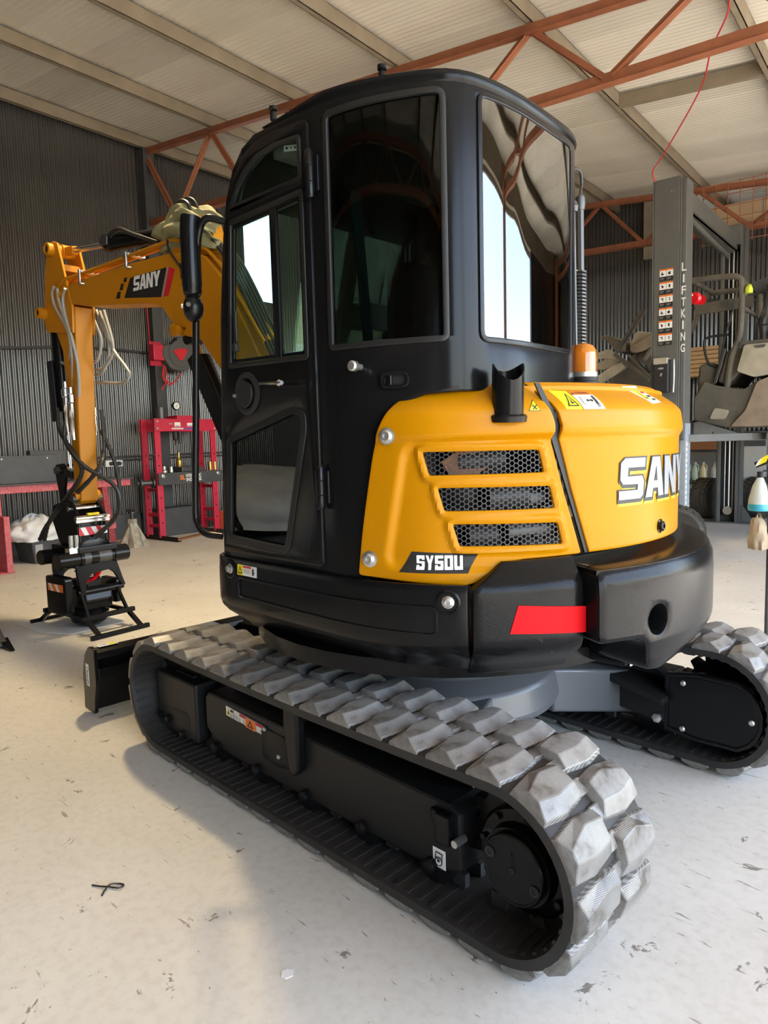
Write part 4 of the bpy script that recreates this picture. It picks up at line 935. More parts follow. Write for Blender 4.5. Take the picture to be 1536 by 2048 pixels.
# seam strip between the panels
plate('hood_seam', 'seal', X, H0, TH([(31.9, 1.645), (28.4, 1.51), (28.6, 1.468), (21.2, 1.09), (20.9, 1.09), (27.2, 1.468), (27.0, 1.51), (33.2, 1.645)][:4]+[(20.2, 1.09), (26.9, 1.468), (26.7, 1.51), (31.0, 1.645)]), (), .01, 0, .05, .03, d=-.012)
for th, z in ((59.4, 1.490), (64.0, 1.088)):
    bolt_on(HS, hu(th), z, hood, .019)
bolt_on(HR_, hu(-2.6), 1.142, rhood, .018, 'black')
fS = lambda x, y, d: HS(x, y, d)
def hoodmap(P, th, z): u0 = hu(th); return lambda x, y, d: P(u0+x, z+y, d)
# badges and stickers
bd_ = TH([(55.6, 1.1165), (43.0, 1.108), (45.0, 1.047), (57.9, 1.050)])
u0 = hu(55.0); L_ = hu(45.6)-u0
GL = {'S': [(0, .0), (1, 0), (1, .58), (.34, .58), (.34, .76), (.66, .76), (.66, .68), (1, .68), (1, 1), (0, 1), (0, .42), (.66, .42), (.66, .22), (.34, .22), (.34, .32), (0, .32)],
      'Y': [(.32, 0), (.68, 0), (.68, .40), (1, 1), (.66, 1), (.5, .62), (.34, 1), (0, 1), (.32, .40)], '5': [(0, 0), (1, 0), (1, .62), (.34, .62), (.34, .78), (1, .78), (1, 1), (0, 1), (0, .40), (.66, .40), (.66, .22), (.34, .22), (.34, .32), (0, .32)],
      '0': [(0, 0), (1, 0), (1, 1), (0, 1)], 'U': [(0, 0), (1, 0), (1, 1), (.66, 1), (.66, .22), (.34, .22), (.34, 1), (0, 1)]}
badge = [('ink', bd_)]; x_ = u0+.006; w_ = (L_-.010)/5.55
for ch in 'SY50U':
    gl_ = rnd([(x_+px*w_+.10*py*w_*0, 1.0590+py*.046) for px, py in GL[ch]], .0022, 2); badge.append(('white', gl_))
    if ch == '0': badge.append(('ink', rnd([(x_+px*w_, 1.0590+py*.046) for px, py in ((.36, .2), (.64, .2), (.64, .8), (.36, .8))], .002, 2)))
    x_ += w_*1.13
decal('model_badge', hood, fS, badge, dx=.006, dy=.006)
wk = hoodmap(HR_, 27.4, 1.560)
decal('crush_sticker', rhood, wk, [('yellow_print', [(.025, 0), (.088, 0), (.070, .062), (.0, .066)]), ('ink', [(.034, .010), (.078, .010), (.052, .056)]), ('yellow_print', [(.041, .014), (.070, .014), (.052, .047)]), ('ink', [(.050, .018), (.058, .018), (.054, .040)]), ('ink', [(.046, .024), (.064, .020), (.064, .024)]),
    ('white', [(.089, 0), (.178, 0), (.162, .064), (.071, .062)]), ('orange_print', [(.0745, .048), (.166, .050), (.162, .064), (.071, .062)]), ('ink', ('text', 'WARNING', .092, .0515, .062, .0095, .01)), ('ink', [(.078, .050), (.088, .050), (.083, .060)]),
    ('grey_print', rect(.096, .016, .112, .042)), ('white', rect(.098, .018, .110, .040)), ('ink', rect(.118, .028, .138, .031)), ('ink', [(.134, .024), (.142, .0295), (.134, .035)]), ('ink', [(.122, .024), (.114, .0295), (.122, .035)]), ('ink', rect(.148, .018, .156, .040)), ('ink', circ((.152, .043), .004, 10)), ('ink', rect(.148, .006, .151, .020)), ('ink', rect(.153, .006, .156, .020))], dx=.008, dy=.004)
tk = hoodmap(HS, 33.6, 1.556)
decal('triangle_sticker', hood, tk, [('ink', rnd([(0, 0), (.042, 0), (.022, .038)], .003, 2)), ('yellow_print', rnd([(.003, .002), (.039, .002), (.022, .034)], .003, 2)), ('ink', [(.014, .005), (.017, .004), (.031, .018), (.028, .020)]), ('ink', [(.028, .004), (.031, .006), (.017, .020), (.014, .018)])], dx=.01, dy=.01)
tk = hoodmap(HR_, 5.0, 1.585)
decal('hot_sticker', rhood, tk, [('white', [(.072, -.004), (.165, .004), (.120, .066), (.0, .060)]), ('yellow_print', [(.060, .012), (.100, .012), (.078, .050), (.032, .048)]), ('ink', [(.066, .016), (.090, .016), (.066, .042)]), ('yellow_print', [(.070, .020), (.082, .020), (.068, .034)]), ('ink', [(.112, .010), (.140, .012), (.136, .018), (.106, .016)]), ('ink', [(.102, .022), (.132, .024), (.128, .030), (.097, .028)]), ('red_print', [(.092, .036), (.122, .038), (.118, .044), (.088, .042)]), ('ink', [(.084, .048), (.114, .050), (.110, .056), (.080, .054)])], dx=.008, dy=.004)
sg = hoodmap(HR_, 13.2, 1.255)
def letters(x, shear=.10, bold=0.0): return None
S_ = [(0, .030), (0, .0), (.118, .0), (.135, .012), (.140, .060), (.128, .078), (.045, .078), (.048, .108), (.146, .108), (.150, .140), (.032, .140), (.010, .125), (.006, .068), (.020, .052), (.102, .050), (.100, .030)]
A_ = [(.150, .0), (.196, .0), (.203, .030), (.240, .030), (.245, .0), (.292, .0), (.258, .140), (.196, .140)]
A_h = [(.210, .056), (.234, .056), (.226, .106)]
N_ = [(.300, .0), (.345, .0), (.345, .085), (.395, .0), (.445, .0), (.445, .140), (.400, .140), (.400, .058), (.352, .140), (.300, .140)]
Y_ = [(.505, .0), (.552, .0), (.552, .050), (.605, .140), (.550, .140), (.528, .090), (.506, .140), (.450, .140), (.505, .050)]
def sany(mk_face, mk_edge, mk_glow=None):
    it = []
    for dlt, mk, off in (((.010, -.012), mk_glow, -.010), ((.004, -.004), mk_edge, -.009), ((0, 0), mk_face, 0.0)):
        if mk is None: continue
        for G in (S_, A_, N_, Y_):
            it.append((mk, [(x+dlt[0], y+dlt[1]) for x, y in (inset(G, off) if off else G)]))
    it.append((mk_edge if mk_edge else mk_face, A_h)); return it
decal('maker_lettering', rhood, sg, sany('silver', 'ink', 'yellow_print'), dx=.015, dy=.02)
# exhaust deflector
eb = H0(hu(37.2), 1.555, -.012); mb = MB(); n = 20; vs = []; fs = []
dirv = Vector((-.06, .045, 1)).normalized(); rad = Vector((eb.x, eb.y, 0)).normalized(); sd_ = Vector((0, 0, 1)).cross(rad)
for k, (h_, r_) in enumerate(((-.02, .050), (.15, .050), (.15, .046), (-.02, .046))):
    for i in range(n):
        a = 2*math.pi*i/n; dip = 0.035*max(0, math.cos(a)) if h_ > 0 else 0
        up_ = .02*(abs(math.sin(a))**2) if h_ > 0 else 0
        vs.append(eb+dirv*(h_-dip+up_-.02*(h_ > 0))+(rad*math.cos(a)+sd_*math.sin(a))*r_)
for k in range(4):
    for i in range(n): fs.append((k*n+i, k*n+(i+1) % n, ((k+1) % 4)*n+(i+1) % n, ((k+1) % 4)*n+i))
mb._add(vs, fs); ex = mb.build('exhaust_pipe', 'black_satin', X, 40)
mb = MB(); mb.lathe([(.060, -.03), (.062, -.012), (.055, -.006), (.05, -.02)], eb-Vector((0, 0, .0)), dirv, 24); mb.build('exhaust_collar', 'black_satin', ex, 30)
# beacon, grease gun holder and coiled lead on the right rear
bc = Vector((-.655, -.10, 1.655)); mb = MB(); mb.lathe([(.062, 0), (.062, .03), (.056, .034), (.058, .05)], bc, (0, 0, 1), 28); bs = mb.build('beacon_base', 'plastic', X, 30)
mb = MB(); mb.lathe([(.055, .05), (.055, .068)], bc, (0, 0, 1), 28); mb.build('beacon_ring', 'zinc', bs, 30)
mb = MB(); mb.lathe([(.052, .068), (.052, .14), (.049, .155), (.038, .172), (.018, .182), (.002, .184)], bc, (0, 0, 1), 28); mb.build('beacon_lens', 'amber', bs, 40)
gx, gy = -.585, -.165
mb = MB(); mb.tube([(gx-.006, gy+.03, 2.36), (gx-.02, gy+.03, 1.66)], .008, 8); mb.tube([(gx+.0, gy-.03, 2.40), (gx-.004, gy-.03, 2.02)], .016, 8); mb.lathe([(.018, 0), (.022, .02), (.02, .05), (.012, .06)], (gx, gy-.03, 2.38), (0, 0, 1), 12); mb.lathe([(.016, 0), (.02, .02), (.012, .04)], (gx-.006, gy+.03, 2.36), (0, 0, 1), 12); gg = mb.build('grease_gun_bracket', 'steel_dark', X, 30)
mb = MB(); mb.tube(smooth_path([(gx, gy-.03, 2.44), (gx+.01, gy-.06, 2.49), (gx, gy-.03, 2.53), (gx, gy+.03, 2.52), (gx, gy+.04, 2.44), (gx, gy+.03, 2.38)]), .006, 6); mb.build('lead_loop', 'hose', gg, 30)
mb = MB(); pts = []
for i in range(34*8):
    a = i/8*2*math.pi; pts.append((gx-.01+.020*math.cos(a), gy-.02+.020*math.sin(a), 2.14-.48*i/(34*8)))
mb.tube(pts, .0055, 5); mb.build('coiled_lead', 'steel_dark', gg, 40)
# mirror bow at the front corner
mp = smooth_path([(.30, .90, 2.330), (.34, .955, 2.342), (.375, .97, 2.30), (.40, .972, 2.20), (.425, .972, 2.02), (.470, .972, 1.60), (.512, .972, 1.24), (.505, .972, 1.16), (.455, .965, 1.118), (.40, .92, 1.105)], 6)
mb = MB(); mb.tube(mp, .014, 10); mi = mb.build('grab_rail', 'black', X, 40)
mb = MB(); mb.tube(smooth_path([(.405, .985, 2.365), (.41, .99, 2.30), (.415, .99, 2.10), (.420, .985, 2.08)]), [.016]+[.038]*(3*8-8)+[.036]*8, 12)
ms = mb.build('mirror_shell', 'black', mi, 40)
mb = MB(); mb.ball((.423, .985, 2.015), .040, .040, .056); mb.build('mirror_clamp', 'black', mi, 40)
mb = MB()
for dx, dy in ((.022, .032), (-.022, .032)): mb.lathe([(.009, 0), (.009, .006)], (.423+dx, .985+dy*1.0, 2.022), (dx, dy, 0), 10)
mb.build('clamp_screw', 'zinc', mi, 30, split=True)
mb = MB(); mb.box((.46, .955, 2.14), (.50, .99, 2.20)); mb.tube(smooth_path([(.485, .97, 2.16), (.492, .97, 2.06), (.48, .97, 2.0), (.44, .978, 2.0)]), .009, 8); mb.build('mirror_arm', 'black', mi, 30)

# ---------------------------------------------------------------- boom, arm and their cylinders (frame: t along the boom, o to the left, z up)
BA = Vector((.9, -.25, 0)); BD = Vector((.9907898, .1354080, 0)); BN = Vector((-.1354080, .9907898, 0))
def W(t, o, z): return BA+BD*t+BN*o+Vector((0, 0, z))
PT = lambda u, v, d: W(u, d, v)
boom_poly = [(2.945, 2.735), (2.90, 2.768), (2.60, 2.785), (2.0, 2.792), (1.457, 2.777), (1.28, 2.75), (1.10, 2.694), (.955, 2.549), (.70, 2.15), (.42, 1.62), (.20, 1.18), (.08, .98), (.0, .90), (.06, .80), (.20, .84), (.40, 1.10), (.70, 1.55), (1.0, 1.967), (1.189, 2.177), (1.376, 2.227), (1.335, 2.27), (1.452, 2.295), (1.498, 2.341), (1.575, 2.431), (1.64, 2.462), (1.71, 2.480), (2.479, 2.570), (2.848, 2.639), (2.925, 2.66), (2.95, 2.70)]
mb = MB(); mb.prism(boom_poly, -.092, .092, PT); boom = mb.build('boom', 'yellow_arm', X, 30, bevel=.008)
mb = MB(); mb.lathe([(.035, -.13), (.035, .125), (.045, .13), (.02, .135)], W(1.42, 0, 2.26), BN, 16); mb.lathe([(.03, -.13), (.03, .13)], W(2.90, 0, 2.71), BN, 16); mb.build('boom_pin', 'yellow_arm', boom, 30, split=True)
for o_, z_, in ((.075, .0), (.03, .012), (-.02, .015)):
    mb = MB(); mb.tube([W(2.93, o_+.03, 2.765+z_), W(2.80, o_+.02, 2.825+z_), W(2.66, o_, 2.832+z_), W(1.46, o_, 2.865+z_), W(1.38, o_, 2.845+z_), W(1.10, o_, 2.74+z_), W(.95, o_, 2.60+z_), W(.6, o_, 2.10+z_)], .0125, 8); mb.build('hydraulic_pipe', 'yellow_arm', boom, 40)
for t_, z_ in ((2.60, 2.80), (1.97, 2.815)):
    mb = MB(); mb.box((-.016, -.11, -.03), (.016, .11, .0)); 
    q = MB(); q.bar(W(t_, -.05, z_+.045), W(t_, .095, z_+.045), .05, .018); q.bar(W(t_, .10, z_+.06), W(t_, .10, z_-.05), .03, .012, (0, 1, 0)); q.bar(W(t_, .09, z_-.05), W(t_-.05, .105, z_-.055), .03, .012); mb.bm.free(); q.build('pipe_clamp', 'zinc', boom, 0, bevel=.003)
def dm(x, y, d): return W(2.15-x*1.0, .0935+d, 2.553+y-x*.075*0)
# side lettering of the boom, a slanted black field with a red end
decal('boom_badge', boom, lambda x, y, d: W(2.13-x, .0925+d, 2.565+y-.128*x), [
    ('ink', [(.105, .010), (.195, .150), (.625, .205), (.545, .010)]), ('silver', [(.553, .010), (.635, .206), (.652, .208), (.572, .010)]), ('red_print', [(.572, .010), (.652, .208), (.715, .190), (.632, .020)]),
    ('ink', [(.0, .006), (.026, .056), (.066, .056), (.050, .008)]), ('ink', [(.052, .066), (.078, .112), (.112, .112), (.092, .066)]), ('ink', [(.108, .120), (.124, .150), (.160, .154), (.144, .122)]),
    *[('white', [(.225+x*.53*1.0+y*.10, .055+y*.72+x*.055) for x, y in G]) for G in (S_, A_, N_, Y_)], ('ink', [(.225+x*.53+y*.10, .055+y*.72+x*.055) for x, y in A_h])])
# arm cylinder on top of the boom
a, b = W(2.975, -.0, 3.075), W(1.10, -.0, 2.90)
axis = (b-a).normalized(); mb = MB(); mb.tube([a+axis*.02, a+axis*.72], .022, 14); mb.build('cylinder_rod', 'chrome', boom, 40)
mb = MB(); mb.tube([a+axis*.62, a+axis*.64, a+axis*.72, a+axis*.74, a+axis*1.62, a+axis*1.66], [.048, .062, .062, .052, .052, .058], 20); mb.build('arm_cylinder', 'black_satin', boom, 40)
mb = MB(); mb.lathe([(.055, -.035), (.055, .035)], a, BN, 18); mb.bar(a, a+axis*.16, .05, .06); mb.build('rod_eye', 'yellow_arm', boom, 30, bevel=.004)
mb = MB(); c0 = a+axis*.66+Vector((0, 0, .045)); mb.bar(c0-axis*.05, c0+axis*.10, .09, .05); mb.bar(c0+BN*.05-axis*.03-Vector((0, 0, .03)), c0+BN*.05+axis*.07-Vector((0, 0, .03)), .04, .07); mb.build('hose_block', 'steel_dark', boom, 0, bevel=.006)
for o_, k in ((.06, 0), (.03, .02), (-.02, .03)):
    mb = MB(); mb.tube(smooth_path([c0+BN*o_+axis*.08, c0+BN*o_+axis*.22+Vector((0, 0, .03-k)), c0+BN*(o_+.02)+axis*.45-Vector((0, 0, .04)), c0+BN*o_+axis*.70-Vector((0, 0, .115))]), .014, 8); mb.build('cylinder_hose', 'hose', boom, 40)
mb = MB(); mb.prism([(1.55, 2.76), (1.40, 2.90), (1.22, 2.98), (1.10, 2.96), (1.02, 2.70)], -.05, .05, PT); mb.build('cylinder_bracket', 'yellow_arm', boom, 0, bevel=.01)
# boom cylinder below, and hoses running down the back of the boom
mb = MB(); a, b = W(1.38, 0, 2.215), W(.55, 0, .75); ax = (b-a).normalized(); mb.tube([a, a+ax*.30], .026, 14); mb.build('boom_rod', 'chrome', boom, 40)
mb = MB(); mb.tube([a+ax*.16, a+ax*.17, a+ax*1.6], [.052, .062, .062], 20); mb.lathe([(.05, -.05), (.05, .05)], a, BN, 16); bc_ = mb.build('boom_cylinder', 'black_satin', boom, 40)
mb = MB(); mb.bar(a+ax*.14+BN*.065, a+ax*1.5+BN*.065, .012, .13, tuple(ax.cross(BN))); mb.build('cylinder_guard', 'black_satin', bc_, 0, bevel=.003)
for k in range(5):
    mb = MB(); o_ = -.06+.03*k; mb.tube(smooth_path([W(1.28, o_, 2.86), W(1.12, o_, 2.83), W(.93, o_, 2.65), W(.70, o_, 2.28), W(.45, o_, 1.83), W(.2, o_, 1.4)]), .013, 8); mb.build('boom_hose', 'hose', boom, 40)
mb = MB(); mb.tube(smooth_path([W(1.47, .1, 2.86), W(1.45, .11, 2.80), W(1.38, .11, 2.71), W(1.28, .105, 2.60), W(1.22, .1, 2.52)]), .008, 6); mb.build('lamp_lead', 'hose', boom, 40)
mb = MB(); mb.tube(smooth_path([W(1.46, .04, 2.98), W(1.40, .05, 3.10), W(1.28, .06, 3.06), W(1.24, .06, 2.92)]), .012, 8); mb.tube(smooth_path([W(1.52, .0, 2.97), W(1.44, .0, 3.12), W(1.30, .0, 3.10), W(1.2, .0, 2.9)]), .012, 8); mb.build('hose_bend', 'hose', boom, 40, split=True)
# arm
arm_side = [(3.20, 2.56), (3.208, 2.60), (3.15, 2.72), (3.135, 2.87), (3.075, 3.09), (3.03, 3.135), (2.965, 3.14), (2.905, 3.115), (2.868, 3.0), (2.83, 2.874), (2.79, 2.74), (2.745, 2.607), (2.817, 1.501), (2.847, 1.06), (2.89, 1.03), (2.935, 1.06), (2.945, 1.12), (2.925, 1.58), (2.935, 1.884), (2.975, 2.281), (3.06, 2.45)]
ear = arm_side[1:10]
mb = MB()
mb.prism([p for p in arm_side if p[1] < 2.66]+[], -.075, .075, PT); arm = mb.build('arm', 'yellow_arm', X, 30, bevel=.008)
for o0, o1 in ((.078, .098), (-.098, -.078)):
    mb = MB(); mb.prism([(3.16, 2.45), *arm_side[:12], (2.76, 2.40)], o0, o1, PT); mb.build('arm_ear', 'yellow_arm', arm, 0, bevel=.004)
mb = MB(); mb.lathe([(.05, -.12), (.05, .145), (.036, .15), (.036, .135), (.0, .135)], W(2.985, 0, 3.075), BN, 20); mb.lathe([(.045, -.12), (.045, .16), (.03, .165), (.03, .15), (0, .15)], W(3.17, 0, 2.60), BN, 20); mb.lathe([(.04, -.11), (.04, .11)], W(2.90, 0, 1.10), BN, 20); mb.build('arm_boss', 'yellow_arm', arm, 30, split=True)
mb = MB(); mb.lathe([(.031, .130), (.031, .137)], W(2.985, 0, 3.075), BN, 20); mb.lathe([(.026, .148), (.026, .155)], W(3.17, 0, 2.60), BN, 20); mb.build('boss_plug', 'black', arm, 30, split=True)
mb = MB(); mb.bar(W(2.90, -.08, 2.93), W(2.90, .08, 2.93), .03, .05); mb.build('ear_brace', 'yellow_arm', arm, 0, bevel=.004)
# weld marks on the front face
mb = MB(); mb.bar(W(2.806, .045, 1.72), W(2.812, .045, 1.60), .004, .006, tuple(BN)); mb.bar(W(2.802, -.03, 1.75), W(2.814, -.01, 1.61), .004, .006, tuple(BN)); mb.build('weld_bead', 'yellow_arm', arm, 0, split=True)
# bucket cylinder behind the arm
mb = MB(); a, b = W(3.17, 0, 2.58), W(3.13, 0, 1.32); ax = (b-a).normalized(); mb.tube([a+ax*.02, a+ax*.06, a+ax*.74, a+ax*.78], [.05, .057, .057, .05], 18); bcy = mb.build('bucket_cylinder', 'black_satin', arm, 40)
mb = MB(); mb.tube([a+ax*.74, b], .026, 14); mb.build('bucket_rod', 'chrome', bcy, 40)
mb = MB(); mb.bar(W(3.19, .075, 2.22), W(3.16, .075, 1.72), .02, .09, tuple(BD)); mb.build('cylinder_shield', 'black_satin', bcy, 0, bevel=.004)
# hoses along the arm
for pts in ([(2.934, 2.776), (2.989, 2.719), (2.973, 2.615), (2.861, 2.468), (2.828, 2.343), (2.872, 2.245), (2.93, 2.17), (3.06, 2.20)], [(2.763, 2.735), (2.832, 2.671), (2.839, 2.546), (2.785, 2.363), (2.75, 2.184), (2.765, 2.02), (2.80, 1.90)], [(2.881, 2.753), (2.893, 2.664), (2.859, 2.549), (2.827, 2.418), (2.822, 2.24), (2.85, 2.10), (2.88, 1.98)]):
    mb = MB(); mb.tube(smooth_path([W(t_, .13-.012*i, z_) for i, (t_, z_) in enumerate(pts)]), .0125, 8); mb.build('arm_hose', 'hose_grey', arm, 40)
for pts in ([(2.75, 2.6), (2.657, 2.45), (2.534, 2.26), (2.376, 2.11), (2.341, 2.049), (2.423, 1.997), (2.673, 2.012), (2.821, 2.03)], [(2.789, 2.526), (2.705, 2.357), (2.759, 2.223), (2.824, 2.189)], [(2.64, 2.585), (2.547, 2.34), (2.56, 2.224), (2.695, 2.137), (2.824, 2.128)], [(2.70, 2.585), (2.60, 2.36), (2.62, 2.20), (2.72, 2.10), (2.824, 2.09)]):
    mb = MB(); mb.tube(smooth_path([W(t_, -.11, z_) for t_, z_ in pts]), .0125, 8); mb.build('arm_hose', 'hose_grey', arm, 40)
mb = MB()
for o_, t_, z0, z1 in ((.095, 2.86, 1.56, 1.98), (.10, 2.93, 1.62, 2.03), (-.10, 2.87, 1.60, 1.88)):
    mb.tube([W(t_, o_, z1), W(t_, o_, z1-.05), W(t_, o_, z1-.06), W(t_, o_, z1-.12), W(t_, o_, z1-.13), W(t_, o_, z1-.24), W(t_, o_, z1-.25), W(t_, o_, z0)], [.022, .022, .032, .032, .022, .026, .018, .018], 12)
mb.build('valve_fitting', 'chrome', arm, 40, split=True)
for pts in ([(3.10, 1.825, .09), (3.03, 1.622, .11), (2.80, 1.394, .10), (2.78, 1.271, .10), (2.99, 1.079, .13), (3.22, .89, .16), (3.32, .72, .17)], [(2.95, 1.745, .10), (2.94, 1.545, .12), (2.74, 1.357, .10), (2.60, 1.2, -.06), (2.57, 1.06, -.10), (2.62, .91, -.08), (2.76, .77, .02)], [(2.75, 1.80, -.10), (2.75, 1.478, -.10), (2.72, 1.296, .0), (2.98, 1.039, .13), (3.24, .86, .17), (3.36, .72, .19)], [(2.78, 1.635, -.10), (2.70, 1.43, -.14), (2.66, 1.20, -.16), (2.66, .97, -.14), (2.76, .79, -.03)]):
    mb = MB(); P_ = smooth_path([W(t_, o_, z_) for t_, z_, o_ in pts], 14); mb.tube(P_, [.017 if i % 3 else .0195 for i in range(len(P_))], 8); mb.build('spiral_hose', 'hose', arm, 30)
# bucket linkage
mb = MB()
for o_ in (.085, -.085):
    mb.prism(rnd([(3.19, 1.36), (3.05, 1.37), (3.02, 1.28), (3.08, 1.10), (3.02, .98), (3.14, .96), (3.16, 1.12), (3.20, 1.28)], .03), o_-.012, o_+.012, PT); mb.bar(W(3.12, o_, 1.31), W(2.93, o_*1.05, 1.27), .025, .06)
mb.build('tipping_link', 'black', arm, 0, bevel=.006, split=True)
mb = MB(); mb.lathe([(.03, -.13), (.03, .13)], W(3.13, 0, 1.31), BN, 16); mb.lathe([(.03, -.13), (.03, .13)], W(2.90, 0, 1.08), BN, 16); mb.lathe([(.028, -.13), (.028, .13)], W(3.08, 0, 1.0), BN, 16); mb.build('linkage_pin', 'steel_dark', arm, 30, split=True)

# ---------------------------------------------------------------- tilting rotator and its stand under the arm (own frame: x = away from the cab, y = left)
tx = Vector((3.80, .175, 0)); TQ = BD; TN = BN
def G(x, y, z): return tx+TQ*x+TN*y+Vector((0, 0, z))
PG = lambda u, v, d: G(d, u, v)        # u = left, v = up, d = along
PGx = lambda u, v, d: G(u, d, v)
mb = MB()
for y in (.115, -.115): mb.prism(rnd([(-.16, .70), (-.16, .94), (-.06, 1.06), (.06, 1.06), (.24, 1.02), (.26, .90), (.16, .70)], .03), y-.014, y+.014, PGx)
mb.prism([(-.14, .70), (-.14, .90), (.14, .90), (.14, .70)], -.11, .11, PGx)
qc = mb.build('quick_coupler', 'black', X, 0, bevel=.008, split=True)
mb = MB()
for z, r_, x_ in ((.925, .022, -.15), (.895, .012, -.155), (1.0, .022, -.05)): mb.lathe([(r_, -.145), (r_, .145)], G(x_, 0, z), BN, 14)
mb.build('coupler_pin', 'chrome', qc, 30, split=True)
mb = MB(); mb.bar(G(-.165, .05, .955), G(-.165, -.05, .955), .03, .02); mb.build('safety_tab', 'yellow_print', qc, 0, bevel=.004)
decal('hazard_stripe', qc, lambda x, y, d: G(-.163-d, .128-x, .785+y), [('red_print', rect(0, 0, .245, .066)), *[('white', [(.045+k*.09, 0), (.085+k*.09, 0), (.055+k*.09, .066), (.012+k*.09, .066)]) for k in range(2)], ('white', [(.215, .0), (.245, .0), (.245, .066), (.185, .066)])])
plate('coupler_plate', 'black', qc, lambda x, y, d: G(-.155+d*-1, .14-x, .69+y), rnd(rect(0, 0, .28, .17), .01), [rnd(rect(.10, .055, .17, .085), .012)], .012, .003)
mb = MB(); mb.prism(rnd([(-.22, .645), (-.22, .70), (.22, .70), (.22, .645)], .01), -.17, .17, PGx); mb.build('swivel_plate', 'black', qc, 0, bevel=.006)
tr_ = MB(); tr_.lathe([(.055, -.31), (.062, -.30), (.062, .30), (.055, .31)], G(-.17, .03, .605), BN, 24); tr_.lathe([(.069, .10), (.069, .13)], G(-.17, .03, .605), BN, 24); tr_.lathe([(.069, -.17), (.069, -.30)], G(-.17, .03, .605), BN, 24)
tc_ = tr_.build('tilt_cylinder', 'black', X, 30)
mb = MB(); mb.lathe([(.055, -.30), (.062, -.29), (.062, .29), (.055, .30)], G(.17, .0, .605), BN, 20); mb.build('tilt_cylinder', 'black', X, 30)
mb = MB(); mb.lathe([(.063, -.01), (.063, .05)], G(-.17, .08, .605), BN, 24); mb.lathe([(.063, -.14), (.063, -.03)], G(-.17, .03, .605), BN, 24); mb.build('cylinder_sleeve', 'steel_dark', tc_, 30, split=True)
mb = MB(); mb.bar(G(-.17, .24, .675), G(-.17, .115, .675), .07, .05); mb.tube([G(-.17, .205, .69), G(-.17, .205, .80)], .020, 10); mb.tube([G(-.17, .16, .69), G(-.17, .16, .80)], .020, 10); mb.build('hose_manifold', 'chrome', tc_, 30, bevel=.003, split=True)
# cheeks, housing
leg = rnd([(.19, .545), (.19, .47), (.165, .33), (.175, .30), (.135, .30), (.10, .44), (.06, .47), (-.09, .485), (-.135, .45), (-.20, .33), (-.235, .33), (-.215, .38), (-.165, .545)], .015)
for x_ in (-.19, .19):
    mb = MB(); mb.prism(leg, x_-.012, x_+.012, lambda u, v, d: G(d, u+.0, v)); ck = mb.build('side_cheek', 'black', X, 0, bevel=.004)
mb = MB(); mb.bar(G(-.18, .20, .545), G(-.18, -.17, .55), .04, .03); mb.prism([(-.18, .54), (-.18, .58), (.18, .58), (.18, .54)], -.20, .20, PGx); mb.build('cheek_bridge', 'black', X, 0, bevel=.004)
mb = MB(); mb.prism(rnd([(-.15, .16), (-.17, .24), (-.15, .325), (.10, .34), (.17, .30), (.17, .16)], .02), -.13, .11, PGx); mb.prism([(-.14, .34), (-.14, .40), (.14, .40), (.14, .34)], -.05, .08, PGx); hs = mb.build('rotator_housing', 'black', X, 0, bevel=.01)
mb = MB(); mb.prism(rnd([(-.15, .15), (-.15, .46), (.16, .46), (.16, .15)], .03), .20, .27, PGx); mb.prism(rnd([(-.12, .17), (-.12, .38), (.12, .38), (.12, .17)], .03), -.24, -.19, PGx); mb.build('housing_wing', 'black', hs, 0, bevel=.008, split=True)
mb = MB(); mb.lathe([(.028, -.20), (.028, .20)], G(-.17, -.02, .325), BN, 16); mb.build('cross_shaft', 'black', hs, 30)
decal('side_stripe', hs, lambda x, y, d: G(.12-x, .272+d, .34+y), [('orange_print', rect(0, 0, .24, .06)), *[('white', [(.05+k*.10, 0), (.09+k*.10, 0), (.05+k*.10, .06), (.01+k*.10, .06)]) for k in range(2)]])
mb = MB(); P_ = smooth_path([G(-.12, .12, .47), G(-.13, .10, .40), G(-.12, .04, .395), G(-.12, -.03, .44), G(-.12, -.06, .49)], 9); mb.tube(P_, [.018 if i % 2 else .013 for i in range(len(P_))], 8); mb.build('red_spiral_hose', 'red', hs, 20)
mb = MB(); mb.tube(smooth_path([G(-.10, .15, .50), G(-.11, .05, .44), G(-.10, -.05, .42)]), .012, 8); mb.build('short_hose', 'chrome', hs, 30)
mb = MB(); mb.lathe([(.10, .02), (.14, .05), (.16, .12), (.12, .16)], G(0, 0, 0), (0, 0, 1), 28); mb.build('rotor_foot', 'black_satin', hs, 30)
# stand of square bars
mb = MB()
def sb(a, b, w=.032): mb.bar(a, b, w, w)
for x_, o_ in ((-.30, -1), (.30, 1)):
    sb(G(x_, .235, .135), G(x_, -.235, .135), .036)
    for y in (.185, -.185): sb(G(x_, y, .12), G(x_+.17*o_, y, .018)); sb(G(x_, y*.92, .14), G(x_*.63, y*.86, .32), .024)
    sb(G(x_+.185*o_, .265, .018), G(x_+.185*o_, -.245, .018), .034)
sb(G(-.30, .185, .13), G(.30, .185, .13), .03); sb(G(-.30, -.185, .13), G(.30, -.185, .13), .03)
mb.build('stand_frame', 'black_satin', X, 0, bevel=.003)

